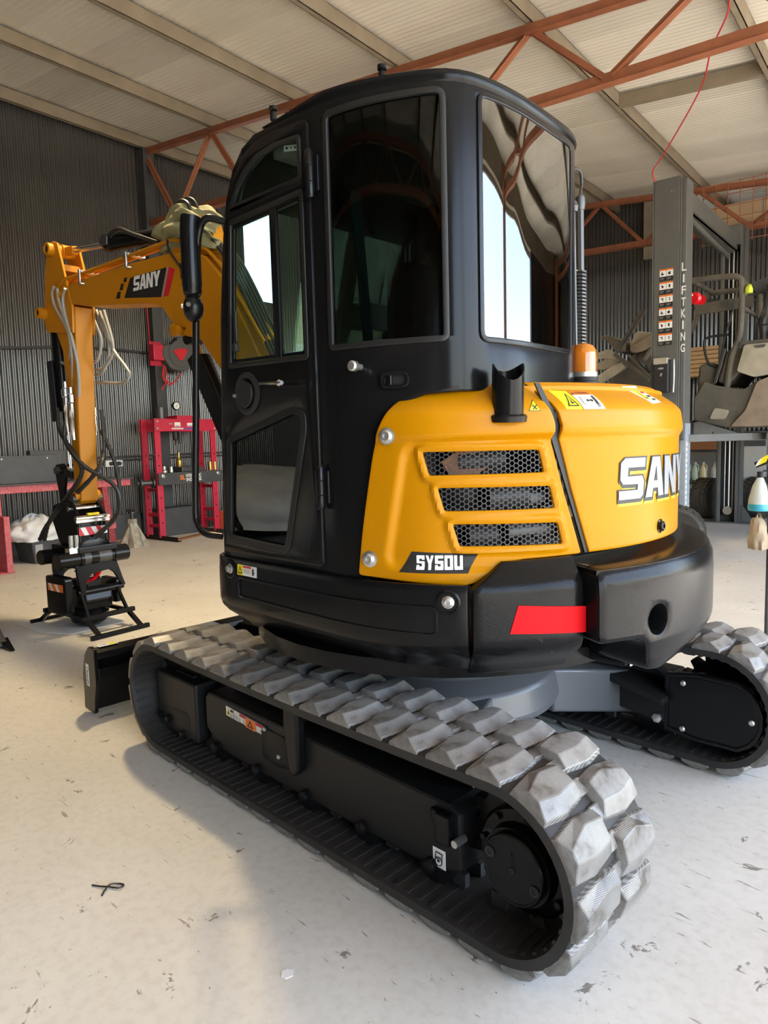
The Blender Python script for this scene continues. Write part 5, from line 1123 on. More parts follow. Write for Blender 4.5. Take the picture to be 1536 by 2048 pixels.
# khaki canvas wrapped over the cylinder foot of the boom
def canvas():
    rr = random.Random(2); q = MB(); n, m_ = 26, 14; vs = []; fs = []
    for i in range(m_+1):
        u = i/m_; t = 1.62-.60*u
        for j in range(n+1):
            a = R(-75+330*0+ (150+60)*j/n-30); r = .085+.045*math.sin(math.pi*u)+.022*math.sin(5*a+7*u)+.015*math.sin(11*a-9*u)
            z = 2.90+.06*math.sin(math.pi*u)-.10*u*u
            vs.append(W(t+.03*math.sin(3*a), r*math.cos(a), z+r*math.sin(a)*1.0))
    for i in range(m_):
        for j in range(n): fs.append((i*(n+1)+j, (i+1)*(n+1)+j, (i+1)*(n+1)+j+1, i*(n+1)+j+1))
    q._add(vs, fs); o = q.build('canvas_wrap', 'khaki', None, 40, label='khaki canvas wrapped over the top of the yellow boom by the cab', cat='canvas')
    md = o.modifiers.new('thick', 'SOLIDIFY'); md.thickness = .006
canvas()
# ================================================================== along the far wall
def B3(t, p, z): return (t, -p, z)
def bm_(): return MB(BLD)
def bbox(a, b, name, mats, parent, bev=.004, **k):
    q = bm_(); q.box(B3(*a), B3(*b)); return q.build(name, mats, parent, 0, bevel=bev, **k)
# hydraulic press
hp = thing('hydraulic_press', E(8.15, 4.3, 0), 'red floor-standing hydraulic shop press with gauge against the dark wall', 'press')
for t in (7.98, 8.34):
    for p in (3.72, 4.80):
        q = bm_(); q.box(B3(t, p, .04), B3(t+.045, p+.105, 1.95)); u_ = q.build('upright', 'press_red', hp, 0, bevel=.004)
        q = bm_()
        for z in (.28, .48, .68, 1.20, 1.36): q.lathe([(.014, 0), (.014, .002)], B3(t-.002, p+.05, z), (-1, 0, 0), 12)
        tag(q.build('pin_hole', 'ink', u_, 0), kind='stuff')
for p in (3.735, 4.815):
    for z in (.78, .38, .20): bbox((8.02, p+.02, z), (8.35, p+.09, z+.05), 'side_tie', 'press_red', hp)
    q = bm_(); q.box(B3(7.55, p+.0, .0), B3(8.62, p+.012, .075)); q.box(B3(7.55, p+.0, .0), B3(8.62, p+.075, .012)); q.build('foot', 'black_satin' if p < 4 else 'steel_dark', hp, 0)
for t in (7.955, 8.385): bbox((t, 3.71, 1.745), (t+.022, 4.915, 1.945), 'head_beam', 'press_red', hp)
bbox((7.95, 4.13, 1.945), (8.40, 4.44, 2.00), 'head_plate', 'press_red', hp)
q = bm_()
for p in (3.76, 4.87):
    for z in (1.79, 1.90): q.lathe([(.02, 0), (.02, .012), (.012, .018)], B3(7.955, p, z), (-1, 0, 0), 6)
for z in (1.865, ): 
    for p in (3.98, 4.02): q.lathe([(.016, 0), (.016, .01)], B3(7.955, p, z), (-1, 0, 0), 6)
tag(q.build('head_bolt', 'zinc', hp, 0), kind='stuff')
decal('press_lettering', hp, lambda x, y, d: E(7.954-d, 4.02+x, 1.765+y), [('white', rect(.06, .055, .17, .125)), ('white', rect(.30, .06, .41, .115)), ('grey_print', rect(.07, .06, .16, .075)), ('grey_print', rect(.31, .065, .40, .08)), *[('white', rect(.0+.032*k, .012, .026+.032*k, .036)) for k in range(7)], ('blue_print', ('text', 'TRAILERS', .23, .008, .22, .032, .03)), ('blue_print', circ((.475, .03), .022, 12))])
q = bm_(); q.lathe([(.012, 0), (.012, .10)], B3(8.15, 4.24, 2.0), (0, 0, 1), 8); q.lathe([(.068, -.02), (.068, .02)], B3(8.12, 4.24, 2.165), (-1, 0, 0), 24); ga = q.build('pressure_gauge', 'black_satin', hp, 30)
q = bm_(); q.lathe([(.056, .020), (.056, .022)], B3(8.12, 4.24, 2.165), (-1, 0, 0), 24); q.build('gauge_face', 'white', ga, 0)
q = bm_(); q.bar(B3(8.096, 4.26, 2.19), B3(8.096, 4.22, 2.14), .006, .004); q.build('gauge_needle', 'ink', ga, 0)
q = bm_(); q.lathe([(.03, .28), (.05, .26), (.12, .26), (.12, .23), (.06, .22), (.045, .10), (.028, .08), (.028, 0)], B3(8.17, 4.24, 1.52), (0, 0, 1), 18); q.lathe([(.022, 0), (.022, .2)], B3(8.05, 4.24, 1.55), (0, 0, 1), 10); q.build('press_ram', 'steel_dark', hp, 30)
for t in (7.94, 8.40): bbox((t, 3.72, .885), (t+.035, 4.98, 1.08), 'press_bed', 'charcoal', hp, .006)
q = bm_()
for p in (3.80, 4.88): q.lathe([(.035, 0), (.035, .02), (.02, .03)], B3(7.94, p, 1.03), (-1, 0, 0), 16)
q.build('bed_pin', 'zinc', hp, 30, split=True)
decal('bed_lettering', hp, lambda x, y, d: E(7.939-d, 4.12+x, .925+y), [('orange_print', ('text', 'SL', .0, .03, .10, .075, .03)), ('white', ('text', 'HYDRAULIC', .115, .065, .30, .055, .03)), ('white', ('text', 'SHOP PRESS', .115, .0, .30, .055, .03))])
tag(bbox((7.99, 4.20, 1.08), (8.35, 4.62, 1.16), 'press_block', 'steel_dark', None, .01), 'dark steel V-block lying on the press bed', 'block')
q = bm_(); q.lathe([(.045, 0), (.055, .05), (.055, .11), (.03, .14), (.018, .19), (.018, .24)], B3(8.12, 4.24, 1.16), (0, 0, 1), 16); tag(q.build('brass_fitting', 'brass', None, 30), 'brass bush standing on the block under the press ram', 'fitting')
for i, p in enumerate((3.86, 3.99)):
    q = bm_(); q.lathe([(.05-.015*i, 0), (.05-.015*i, .03), (.03, .05), (.03, .10-.01*i)], B3(7.985, p, 1.086), (0, 0, 1), 14); tag(q.build('steel_bush', 'zinc', None, 30), ('larger bright steel bush on the left end of the press bed', 'smaller bright steel bush beside the larger one on the press bed')[i], 'bush')
for i, p in enumerate((4.76, 4.86)):
    q = bm_(); q.lathe([(.032, 0), (.035, .03), (.03, .14), (.02, .15)], B3(7.985, p, 1.086), (0, 0, 1), 12); tag(q.build('brass_sleeve', 'brass', None, 30), ('upright brass sleeve on the press bed, the one nearer the middle', 'upright brass sleeve at the right end of the press bed')[i], 'sleeve', 'brass sleeves on the press bed')
q = bm_(); q.lathe([(.085, 0), (.085, .19), (.078, .192), (.075, .18)], B3(8.18, 3.98, 1.945), (0, 0, 1), 18); tag(q.build('steel_can', 'steel_dark', None, 30), 'dull steel tube standing on top of the red press', 'can')
q = bm_(); q.lathe([(.02, -.12), (.085, -.11), (.085, -.09), (.045, -.08), (.045, .08), (.085, .09), (.085, .11), (.02, .12)], B3(8.10, 3.60, .93), (.2, 1, 0), 18); q.lathe([(.03, -.16), (.03, .16)], B3(8.10, 3.60, .93), (.2, 1, 0), 10); q.build('winch_drum', 'steel_dark', hp, 30)
# wall services
for i, z in enumerate((1.33, 1.275)):
    q = bm_(); q.tube([B3(8.74, .2, z), B3(8.73, 2.6, z+.015), B3(8.73, 5.6, z+.04)], .016, 8); tag(q.build('wall_pipe', 'charcoal', None, 30), ('upper of two thin dark pipes along the wall behind the press', 'lower of two thin dark pipes along the wall behind the press')[i], 'pipe')
q = bm_(); q.tube(smooth_path([B3(8.76, .0, 2.90), B3(8.75, 1.8, 2.96), B3(8.75, 2.9, 3.07), B3(8.75, 4.2, 3.085)]), .019, 8); tag(q.build('air_pipe', 'charcoal', None, 30), 'dark air pipe running high along the wall to the hose reel', 'pipe')
so_ = thing('power_outlet', E(8.70, 3.42, 1.2), 'white double power outlet on the wall left of the press', 'outlet')
bbox((8.70, 3.27, 1.20), (8.76, 3.57, 1.305), 'outlet_plate', 'white', so_, .008)
for p in (3.36, 3.49):
    q = bm_(); q.lathe([(.035, 0), (.032, .05)], B3(8.70, p, 1.25), (-1, 0, 0), 12); q.build('plug', 'plastic', so_, 30, split=True)
# hose reel on the column
hr_ = thing('hose_reel', E(8.55, 4.5, 2.8), 'grey round hose reel on a red bracket high on the column', 'hose reel')
q = bm_(); q.prism(rnd([(4.24, 3.0), (4.27, 3.20), (4.50, 3.22), (4.55, 3.36), (4.80, 3.34), (4.93, 3.10), (4.84, 2.86), (4.60, 2.76), (4.38, 2.80), (4.30, 2.92)], .12, 5), 8.40, 8.56, lambda u, v, d: B3(d, u, v)); q.build('reel_case', 'grey_case', hr_, 30, bevel=.02)
q = bm_(); q.prism(circ((4.58, 3.06), .225, 30), 8.385, 8.40, lambda u, v, d: B3(d, u, v)); q.build('reel_face', 'grey_case', hr_, 30, bevel=.006)
q = bm_(); q.prism(rnd([(4.42, 3.10), (4.60, 3.16), (4.72, 3.14), (4.62, 2.97), (4.56, 2.94)], .03), 8.372, 8.386, lambda u, v, d: B3(d, u, v)); q.build('reel_badge', 'red_print', hr_, 30)
bbox((8.42, 4.08, 2.93), (8.56, 4.28, 3.19), 'reel_bracket', 'press_red', hr_, .01)
bbox((8.56, 4.10, 2.85), (8.60, 4.32, 3.25), 'bracket_plate', 'press_red', hr_, .006)
q = bm_()
for pts in ([(4.28, 2.86), (4.24, 2.66), (4.36, 2.54), (4.50, 2.62), (4.62, 2.75)], [(4.30, 2.84), (4.34, 2.62), (4.24, 2.50), (4.22, 2.44)], [(4.27, 2.86), (4.28, 2.64), (4.40, 2.56)]): q.tube(smooth_path([B3(8.45, a, b) for a, b in pts]), .012, 6)
q.build('red_air_hose', 'red_hose', hr_, 30, split=True)
q = bm_(); q.tube([B3(8.57, 4.10, 3.80), B3(8.57, 4.11, 3.25)], .010, 6); tag(q.build('red_hose_drop', 'red_hose', None, 30), 'thin red hose running up the column above the reel', 'hose')
# workbench
wb = thing('workbench', E(7.8, 1.4, 0), 'chipped red steel workbench along the dark wall', 'workbench')
bbox((7.30, -1.2, .96), (7.36, 2.84, 1.055), 'front_rail', 'bench_red', wb, .006)
bbox((7.26, -1.2, 1.055), (8.55, 2.86, 1.075), 'bench_top', 'charcoal', wb, .004)
bbox((7.28, .90, .0), (7.40, 1.055, .96), 'leg', 'bench_red', wb, .006); bbox((7.05, .88, .0), (7.28, 1.06, .02), 'leg_foot', 'bench_red', wb, .004)
bbox((7.02, .96, .02), (7.30, 1.03, .70), 'leg_gusset', 'bench_red', wb, .004)
q = bm_(); q._add([B3(7.30, 2.40, .98), B3(7.30, 2.48, .98), B3(8.02, 2.86, 0), B3(8.02, 2.99, 0), B3(7.42, 2.40, .98), B3(7.42, 2.48, .98), B3(8.14, 2.86, 0), B3(8.14, 2.99, 0)], [(0,1,3,2),(4,6,7,5),(0,2,6,4),(1,5,7,3),(0,4,5,1),(2,3,7,6)]); q.build('leg', 'bench_red', wb, 0, bevel=.006)
bbox((7.6, .95, .33), (7.66, 2.75, .43), 'stretcher', 'bench_red', wb, .006)
bbox((8.40, -1.2, .0), (8.5, -1.1, .96), 'leg', 'bench_red', wb, .006)
tp = thing('steel_plate', E(7.45, .9, 1.075), 'dark upright steel plate standing along the red workbench top', 'plate')
bbox((7.40, -1.0, 1.075), (7.46, 1.86, 1.43), 'plate_face', 'charcoal', tp, .006)
q = bm_()
for p in (.62, 1.15, 1.72): q.lathe([(.008, 0), (.008, .005)], B3(7.40, p, 1.39), (-1, 0, 0), 8)
q.build('rivet', 'zinc', tp, 0, split=True)
tag(bbox((7.50, 1.55, 1.075), (7.62, 2.05, 1.49), 'dark_box', 'charcoal', None, .01), 'dark box standing behind the steel plate on the workbench', 'box')
# bin with a crumpled sheet
bn_ = thing('storage_bin', E(7.7, 1.68, 0), 'black plastic bin under the workbench holding a crumpled white sheet', 'bin')
q = bm_(); q._add([B3(7.48, 1.50, 0), B3(7.48, 1.92, 0), B3(7.95, 1.92, 0), B3(7.95, 1.50, 0), B3(7.44, 1.45, .33), B3(7.44, 1.97, .33), B3(7.99, 1.97, .33), B3(7.99, 1.45, .33)], [(0,3,2,1),(0,1,5,4),(1,2,6,5),(2,3,7,6),(3,0,4,7),(4,5,6,7)]); q.build('bin_body', 'charcoal', bn_, 0, bevel=.015)
bbox((7.42, 1.43, .31), (8.01, 1.99, .345), 'bin_rim', 'plastic', bn_, .008)
bbox((7.445, 1.50, .06), (7.47, 1.60, .26), 'bin_label', 'grey_print', bn_, .004)
def crumple(name, mats, c, rx, ry, rz, seed, fold=.25, n=44, m_=22, parent=None, **k):
    rr = random.Random(seed); ph = [(rr.uniform(2, 9), rr.uniform(-6, 6), rr.uniform(0, 6.28), rr.uniform(.3, 1)) for _ in range(9)]
    q = MB(); vs, fs = [], []
    for i in range(m_+1):
        a = math.pi*.56*i/m_
        for j in range(n):
            t = 2*math.pi*j/n; w = sum(A*math.sin(round(f)*t+g*a+p_) for f, g, p_, A in ph)/4
            w = abs(w)*1.3-.35
            e = 1+fold*w*(.25+.75*i/m_); vs.append((c[0]+rx*math.sin(a)*math.cos(t)*e, c[1]+ry*math.sin(a)*math.sin(t)*e, c[2]+rz*(math.cos(a)*(1+fold*.6*w)-.0)))
    for i in range(m_):
        for j in range(n): fs.append((i*n+j, (i+1)*n+j, (i+1)*n+(j+1) % n, i*n+(j+1) % n))
    fs.append(tuple(m_*n+j for j in range(n)))
    q._add(vs, fs); bmesh.ops.remove_doubles(q.bm, verts=q.bm.verts, dist=1e-4)
    return q.build(name, mats, parent, 50, **k)
e_ = E(7.70, 1.64, .355)
crumple('crumpled_sheet', 'tarp', e_, .34, .36, .26, 5, .30, label='crumpled white plastic sheet piled on the black bin', cat='sheet')
# axle stands
def jackstand(t, p, ang, label):
    j = thing('axle_stand', E(t, p, 0), label, 'jack stand', 'axle stands by the press')
    Tm = BLD @ Matrix.Translation((t, -p, 0)) @ Matrix.Rotation(ang, 4, 'Z')
    for k in range(4):
        a = math.pi/4+math.pi/2*k; q = MB(Tm); c, s = math.cos(a), math.sin(a)
        q._add([(.23*c-.05*s, .23*s+.05*c, 0), (.23*c+.05*s, .23*s-.05*c, 0), (.05*c+.05*s, .05*s-.05*c, .36), (.05*c-.05*s, .05*s+.05*c, .36), (.12*c-.115*s, .12*s+.115*c, .0), (.12*c+.115*s, .12*s-.115*c, .0)], [(0,1,2,3), (0,4,5,1), (1,5,2), (0,3,4), (3,2,5,4)]); q.build('leg', 'jack', j, 0, bevel=.003)
    q = MB(Tm); q.prism([(-.05, -.05), (.05, -.05), (.05, .05), (-.05, .05)], .32, .42, lambda u, v, d: (u, v, d)); q.build('socket', 'jack', j, 0, bevel=.006)
    q = MB(Tm); q.lathe([(.022, .40), (.022, .50), (.05, .505), (.05, .53)], (0, 0, 0), (0, 0, 1), 12); q._add([(-.07, -.03, .53), (.07, -.03, .53), (.07, .03, .53), (-.07, .03, .53), (-.075, -.03, .57), (.075, -.03, .57), (.075, .03, .57), (-.075, .03, .57)], [(0,3,2,1), (4,5,6,7), (0,1,5,4), (1,2,6,5), (2,3,7,6), (3,0,4,7)]); q.build('saddle', 'steel_dark', j, 30)
    q = MB(Tm); q.bar((.05, 0, .37), (.12, -.04, .40), .012, .02); q.build('ratchet_lever', 'jack', j, 0)
jackstand(7.80, 3.13, .5, 'worn cream axle stand in front of the press'); jackstand(8.05, 2.70, .2, 'worn cream axle stand between bench leg and the other stand')
# tub and crates by the press
q = bm_(); q.prism(rnd([(3.98, .0), (3.95, .47), (4.75, .47), (4.73, .0)], .05), 8.35, 8.62, lambda u, v, d: B3(d, u, v)); tb_ = tag(q.build('black_tub', 'charcoal', None, 30, bevel=.01), 'low dark tub standing behind the press uprights', 'tub')
q = bm_(); q.box(B3(8.66, 3.86, .12), B3(8.69, 4.02, .92)); q.box(B3(8.66, 3.86, .0), B3(8.69, 4.02, .12)); tag(q.build('grey_board', 'charcoal', None, 0), 'dark narrow board leaning on the wall behind the press', 'board')
cr = thing('orange_crate', E(7.9, 5.05, 0), 'orange plastic crate on the floor right of the press', 'crate')
bbox((7.75, 4.94, .02), (8.1, 5.35, .36), 'crate_body', 'orange', cr, .01); 
for z in (.08, .16, .24, .32): bbox((7.735, 4.94, z), (7.75, 5.36, z+.02), 'crate_rib', 'orange', cr, .003)
q = bm_(); q.lathe([(.05, 0), (.055, .06), (.05, .12), (.02, .15)], B3(7.95, 5.05, .36), (0, 0, 1), 14); tag(q.build('blue_bottle', 'blue_print', None, 30), 'blue bottle standing on the orange crate', 'bottle')
q = bm_(); q.bar(B3(7.72, 3.80, .014), B3(8.05, 4.80, .014), .10, .022); q.build('base_bar', 'timber_dark', hp, 0, bevel=.003)
# sheet under the rotator, bits on the floor
q = MB(); q.prism(rnd([(3.60, .40), (3.88, .56), (4.38, .60), (4.50, .30), (4.36, -.12), (3.98, -.18), (3.66, -.06)], .03), .001, .007, lambda u, v, d: (u, v, d)); tag(q.build('cardboard_sheet', 'paper', None, 0), 'torn pale cardboard sheet on the floor under the rotator', 'cardboard')
q = MB(); q.tube(smooth_path([(.22, 1.60, .004), (.19, 1.585, .006), (.165, 1.565, .006), (.135, 1.545, .006), (.14, 1.525, .005), (.16, 1.535, .005), (.168, 1.56, .010), (.155, 1.585, .006), (.14, 1.60, .004)]), .0028, 6); tag(q.build('wire_offcut', 'hose', None, 30), 'short dark looped wire offcut lying on the pale floor', 'wire')
q = MB(); q.prism([(-.60, 1.375), (-.585, 1.36), (-.57, 1.37), (-.565, 1.385), (-.58, 1.40), (-.595, 1.395)], .001, .003, lambda u, v, d: (u, v, d)); tag(q.build('paint_flake', 'white', None, 0), 'small white paint flake on the floor near the bottom edge', 'flake')
# digging bucket at the left edge
db = thing('digging_bucket', (4.05, 1.3, 0), 'black steel bucket with teeth at the left edge of the floor', 'bucket')
q = MB(); out_ = [(4.35, .0), (4.05, .02), (3.86, .10), (3.80, .22), (3.95, .24), (4.30, .42), (4.55, .40), (4.60, .15)]
q.prism(out_, .86, .885, lambda u, v, d: (u, d, v)); q.prism(out_, 1.75, 1.775, lambda u, v, d: (u, d, v)); q.prism([(4.35, .0), (4.05, .0), (3.86, .085), (3.87, .11), (4.05, .03), (4.35, .02)], .885, 1.75, lambda u, v, d: (u, d, v)); q.build('bucket_shell', 'black', db, 30, bevel=.004)
q = MB(); q.prism([(3.83, .12), (3.60, .015), (3.60, .03), (3.82, .15)], .87, 1.76, lambda u, v, d: (u, d, v)); q.build('bucket_lip', 'steel_dark', db, 0, bevel=.003)
for k in range(4):
    q = MB(); y = .84+.28*k; q._add([(3.68, y, .0), (3.68, y+.08, .0), (3.46, y+.055, .004), (3.46, y+.025, .004), (3.70, y, .06), (3.70, y+.08, .06), (3.46, y+.055, .014), (3.46, y+.025, .014)], [(0,3,2,1), (4,5,6,7), (0,1,5,4), (1,2,6,5), (2,3,7,6), (3,0,4,7)]); q.build('tooth', 'black', db, 0, bevel=.003)
# things seen only as reflections in the door glass: a covered heap and a step ladder to the left of the frame
crumple('dust_sheet', 'tarp', (3.9, 3.25, .86), 1.75, 1.05, .42, 11, .12, label='white dust sheet over a low heap, reflected in the lower door glass', cat='dust sheet')
bbox((3.1, -3.6, 0), (5.4, -1.95, .70), 'packing_case', 'charcoal', None, .02, label='dark packing case under the white dust sheet', cat='case')
ld = thing('step_ladder', E(6.6, -3.2, 0), 'aluminium step ladder reflected in the lower door glass', 'ladder')
for s in (0, .5):
    q = bm_(); q.bar(B3(6.3, -3.3+s*.9, 0), B3(6.75, -3.25+s*.7, 2.1), .06, .03); q.build('stile', 'zinc', ld, 0); q = bm_(); q.bar(B3(7.3, -3.3+s*.9, 0), B3(6.8, -3.25+s*.7, 2.1), .05, .03); q.build('back_stile', 'zinc', ld, 0)
for k in range(6):
    q = bm_(); z = .3+.32*k; t = 6.3+.45*z/2.1; q.box(B3(t-.04, -3.3, z), B3(t+.06, -2.86, z+.03)); q.build('tread', 'zinc', ld, 0)

# ================================================================== right-hand side: lift, stripped vehicle, shelves
lf = thing('vehicle_lift', E(1.08, 8.3, 0), 'grey two-post vehicle lift carrying the stripped vehicle', 'vehicle lift')
q = bm_(); q.box(B3(.945, 6.85, .0), B3(1.27, 6.87, 4.72)); q.box(B3(.925, 6.85, 0), B3(.945, 7.15, 4.70)); q.box(B3(1.27, 6.85, 0), B3(1.29, 7.15, 4.72)); q.box(B3(.945, 7.02, 0), B3(1.27, 7.04, 4.6)); po1 = q.build('lift_post', 'lift_grey', lf, 0, bevel=.01)
q = bm_(); q.box(B3(.85, 6.9, .0), B3(.925, 7.12, 1.62)); q.build('post_lower_side', 'lift_blue', po1, 0, bevel=.006)
q = bm_(); q.box(B3(.865, 6.86, 1.4), B3(.925, 7.14, 4.68)); q.build('post_side', 'lift_grey', po1, 0, bevel=.01)
q = bm_(); q.lathe([(.006, 0), (.006, .004)], B3(1.02, 6.848, 4.55), (0, 1, 0), 8); q.lathe([(.006, 0), (.006, .004)], B3(1.05, 6.848, 4.55), (0, 1, 0), 8); q.build('post_bolt', 'zinc', po1, 0, split=True)
st_items = []
for k in range(6):
    z = .82-.164*k
    for c_ in (0, 1):
        x = .0+c_*.087; st_items += [('white', rect(x, z, x+.082, z+.15)), ('orange_print', rect(x, z+.13, x+.082, z+.15)), ('ink', rect(x, z, x+.082, z+.055)), ('grey_print', rect(x+.006, z+.032, x+.06, z+.038)), ('grey_print', rect(x+.006, z+.016, x+.05, z+.022)), ('ink', rect(x+.02+.01*(k % 3), z+.075, x+.05, z+.095+.01*((k+c_) % 3))), ('ink', circ((x+.03+.012*c_, z+.105), .008, 8))]
decal('safety_stickers', po1, lambda x, y, d: E(1.188-x, 6.849-d, 2.63+y), st_items)
lets = []
for k, ch in enumerate('LIFTKING'): lets.append(('white', ('text', ch, .0 if ch != 'I' else .016, 1.02-.145*k, .055 if ch != 'I' else .020, .105, .02)))
decal('lift_lettering', po1, lambda x, y, d: E(.918-x, 6.859-d, 2.52+y), lets)
q = bm_(); q.box(B3(1.03, 6.74, 2.02), B3(1.23, 6.85, 2.45)); ho = q.build('soap_box', 'plastic', po1, 0, bevel=.02, seg=3)
bbox((1.04, 6.725, 2.385), (1.225, 6.85, 2.465), 'box_lid', 'dusty_light', ho, .015)
q = bm_(); q.tube(smooth_path([B3(.985, 6.82, 2.43), B3(.975, 6.78, 2.42), B3(.97, 6.77, 2.20), B3(.985, 6.80, 2.02)]), .012, 8); q.build('box_handle', 'zinc', ho, 30)
decal('box_mark', ho, lambda x, y, d: E(1.165-x, 6.739-d, 2.12+y), [('silver', [(.04+.038*math.cos(R(a)), .21+.013*math.sin(R(a))) for a in range(0, 360, 20)]), ('silver', [(.03, .11), (.05, .11), (.06, .15), (.035, .16)]), ('ink', circ((.055, .06), .03, 14)), ('ink', circ((.04, .17), .022, 12))])
decal('paper_tag', po1, lambda x, y, d: E(1.0-x, 6.845-d, 1.52+y), [('dusty_light', [(.0, .03), (.06, .0), (.09, .12), (.03, .15)]), ('grey_print', [(.02, .05), (.05, .04), (.06, .08), (.03, .09)])])
q = bm_()
for k in range(12): q.box(B3(.848, 6.93, .55+.07*k), B3(.852, 6.98, .60+.07*k))
q.build('height_scale', 'white', po1, 0)
q = bm_(); q.box(B3(.80, 9.78, .0), B3(.83, 10.05, 4.72)); q.box(B3(1.13, 9.78, .0), B3(1.16, 10.05, 4.72)); q.box(B3(.80, 10.03, 0), B3(1.16, 10.06, 4.72)); q.box(B3(.80, 9.78, 0), B3(.87, 9.80, 4.72)); q.box(B3(1.09, 9.78, 0), B3(1.16, 9.80, 4.72)); po2 = q.build('lift_post', 'lift_grey', lf, 0, bevel=.006)
q = bm_()
for t in (.93, .985, 1.05): q.tube([B3(t, 9.90, .2), B3(t, 9.90, 4.5)], .008 if t != .985 else .016, 8)
q.build('lift_cable', 'zinc', po2, 30)
q = bm_(); q.lathe([(.07, -.02), (.07, .02)], B3(.99, 9.86, .20), (0, 1, 0), 18); q.build('cable_pulley', 'zinc', po2, 30)
bbox((.55, 9.70, .0), (1.40, 10.15, .02), 'base_plate', 'lift_grey', lf); bbox((.62, 6.75, .0), (1.45, 7.25, .02), 'base_plate', 'lift_grey', lf)
q = bm_(); q._add([B3(.79, 9.9, .02), B3(.60, 9.9, .02), B3(.79, 9.9, .30), B3(.79, 9.93, .02), B3(.60, 9.93, .02), B3(.79, 9.93, .30)], [(0,1,2), (5,4,3), (0,3,4,1), (1,4,5,2), (2,5,3,0)]); q.build('base_gusset', 'lift_grey', lf, 0)
q = bm_(); q.box(B3(.92, 6.9, 4.36), B3(.96, 10.0, 4.62)); q.box(B3(.92, 6.9, 4.36), B3(1.18, 10.0, 4.39)); q.build('cross_beam', 'lift_grey', lf, 0, bevel=.006)
q = bm_(); q.tube([B3(.93, 6.95, 4.27), B3(1.0, 9.6, 4.24)], .035, 10); q.build('shut_off_bar', 'lift_grey', lf, 30)
bbox((.84, 9.74, 4.44), (1.14, 10.04, 4.74), 'top_cap', 'lift_grey', lf, .008)
# carriage arm
q = bm_(); q._add([B3(1.20, 8.55, 1.40), B3(1.20, 8.55, 1.65), B3(1.10, 8.55, 1.66), B3(.62, 8.55, 1.49), B3(.56, 8.55, 1.46), B3(.56, 8.55, 1.38), B3(.60, 8.55, 1.365), B3(1.20, 8.75, 1.40), B3(1.20, 8.75, 1.65), B3(1.10, 8.75, 1.66), B3(.62, 8.75, 1.49), B3(.56, 8.75, 1.46), B3(.56, 8.75, 1.38), B3(.60, 8.75, 1.365)], [(0,1,2,3,4,5,6), (13,12,11,10,9,8,7)]+[(i, (i+1) % 7, 7+(i+1) % 7, 7+i) for i in range(7)]); q.build('lift_arm', 'lift_blue', lf, 0, bevel=.006, split=True)
q = bm_(); q.box(B3(.93, 8.54, 1.40), B3(.91, 8.552, 1.50)); q.box(B3(.75, 8.54, 1.40), B3(.73, 8.552, 1.47)); q.box(B3(1.10, 8.535, 1.39), B3(.57, 8.55, 1.43)); q.build('arm_slot', 'charcoal', lf, 0)
bbox((1.20, 8.5, 1.36), (1.30, 8.8, 1.68), 'carriage', 'charcoal', lf, .01)
q = bm_(); q.lathe([(.06, 0), (.06, .02), (.03, .03), (.03, .10), (.05, .11), (.05, .14)], B3(.66, 8.65, 1.48), (0, 0, 1), 14); q.build('lift_pad', 'charcoal', lf, 30)
q = bm_(); q.bar(B3(.56, 8.7, 1.42), B3(.05, 9.2, 1.42), .12, .10); q.bar(B3(.95, 9.8, 1.42), B3(.2, 8.8, 1.42), .12, .10); q.bar(B3(1.0, 7.0, 1.42), B3(1.6, 8.0, 1.42), .12, .10); q.bar(B3(.95, 7.0, 1.42), B3(.3, 7.9, 1.42), .12, .10); q.build('lift_arm', 'lift_grey', lf, 0, bevel=.006, split=True)
# stripped side-by-side vehicle on the lift, standing midway between the posts
B3_ = B3
def B3(t, p, z): return B3_(-1.792+(t+1.792)*.92, p+.40, 1.469+(z-1.469)*.92)
ut_ = thing('stripped_vehicle', E(.9, 8.2, 1.53), 'stripped dusty off-road buggy body raised on the lift, roll cage and bare seat tub', 'vehicle')
def slab(name, mats, poly, p0, p1, bev=.02, parent=ut_, sm=30):
    q = bm_(); q.prism(rnd(poly, .04, 3), p0, p1, lambda u, v, d: B3(u, d, v)); return q.build(name, mats, parent, sm, bevel=bev)
slab('floor_tub', 'dusty', [(1.22, 1.68), (1.24, 2.0), (1.08, 2.26), (.98, 2.20), (.80, 2.16), (.55, 2.10), (.36, 2.22), (.0, 2.3), (-.9, 2.2), (-.9, 1.58), (.72, 1.55)], 7.35, 8.6)
slab('tub_panel', 'dusty_light', [(1.0, 1.69), (.93, 1.86), (.72, 1.81), (.78, 1.68)], 8.592-1.26, 7.36, .008)
slab('tub_panel', 'dusty_light', [(.97, 1.70), (.93, 1.85), (.73, 1.80), (.77, 1.70)], 8.58, 8.612, .008)
slab('rear_fender', 'dusty_tan', [(.70, 1.57), (.50, 1.80), (.36, 2.20), (.10, 2.30), (-.3, 2.05), (-.25, 1.62), (.3, 1.56)], 7.30, 8.64, .03)
slab('bed_box', 'dusty_light', [(.545, 2.75), (.64, 2.37), (.41, 2.27), (-.4, 2.36), (-.5, 2.74)], 7.34, 8.62, .02)
q = bm_(); q.tube([B3(.56, 7.32, 2.77), B3(-.5, 7.32, 2.76)], .022, 8); q.tube([B3(.56, 7.31, 2.77), B3(.56, 8.62, 2.77)], .022, 8); q.build('bed_rail', 'dusty', ut_, 30)
for k, t in enumerate((.25, .0)): slab('bed_recess', 'dusty', [(.42+0*t, 2.72), (.40, 2.68), (.28, 2.68), (.26, 2.72)], 7.325, 7.345, .004) if k == 0 else None
slab('seat_shell', 'dusty', [(.80, 2.70), (.92, 2.24), (.78, 2.18), (.62, 2.36), (.60, 2.72)], 7.45, 8.55, .03)
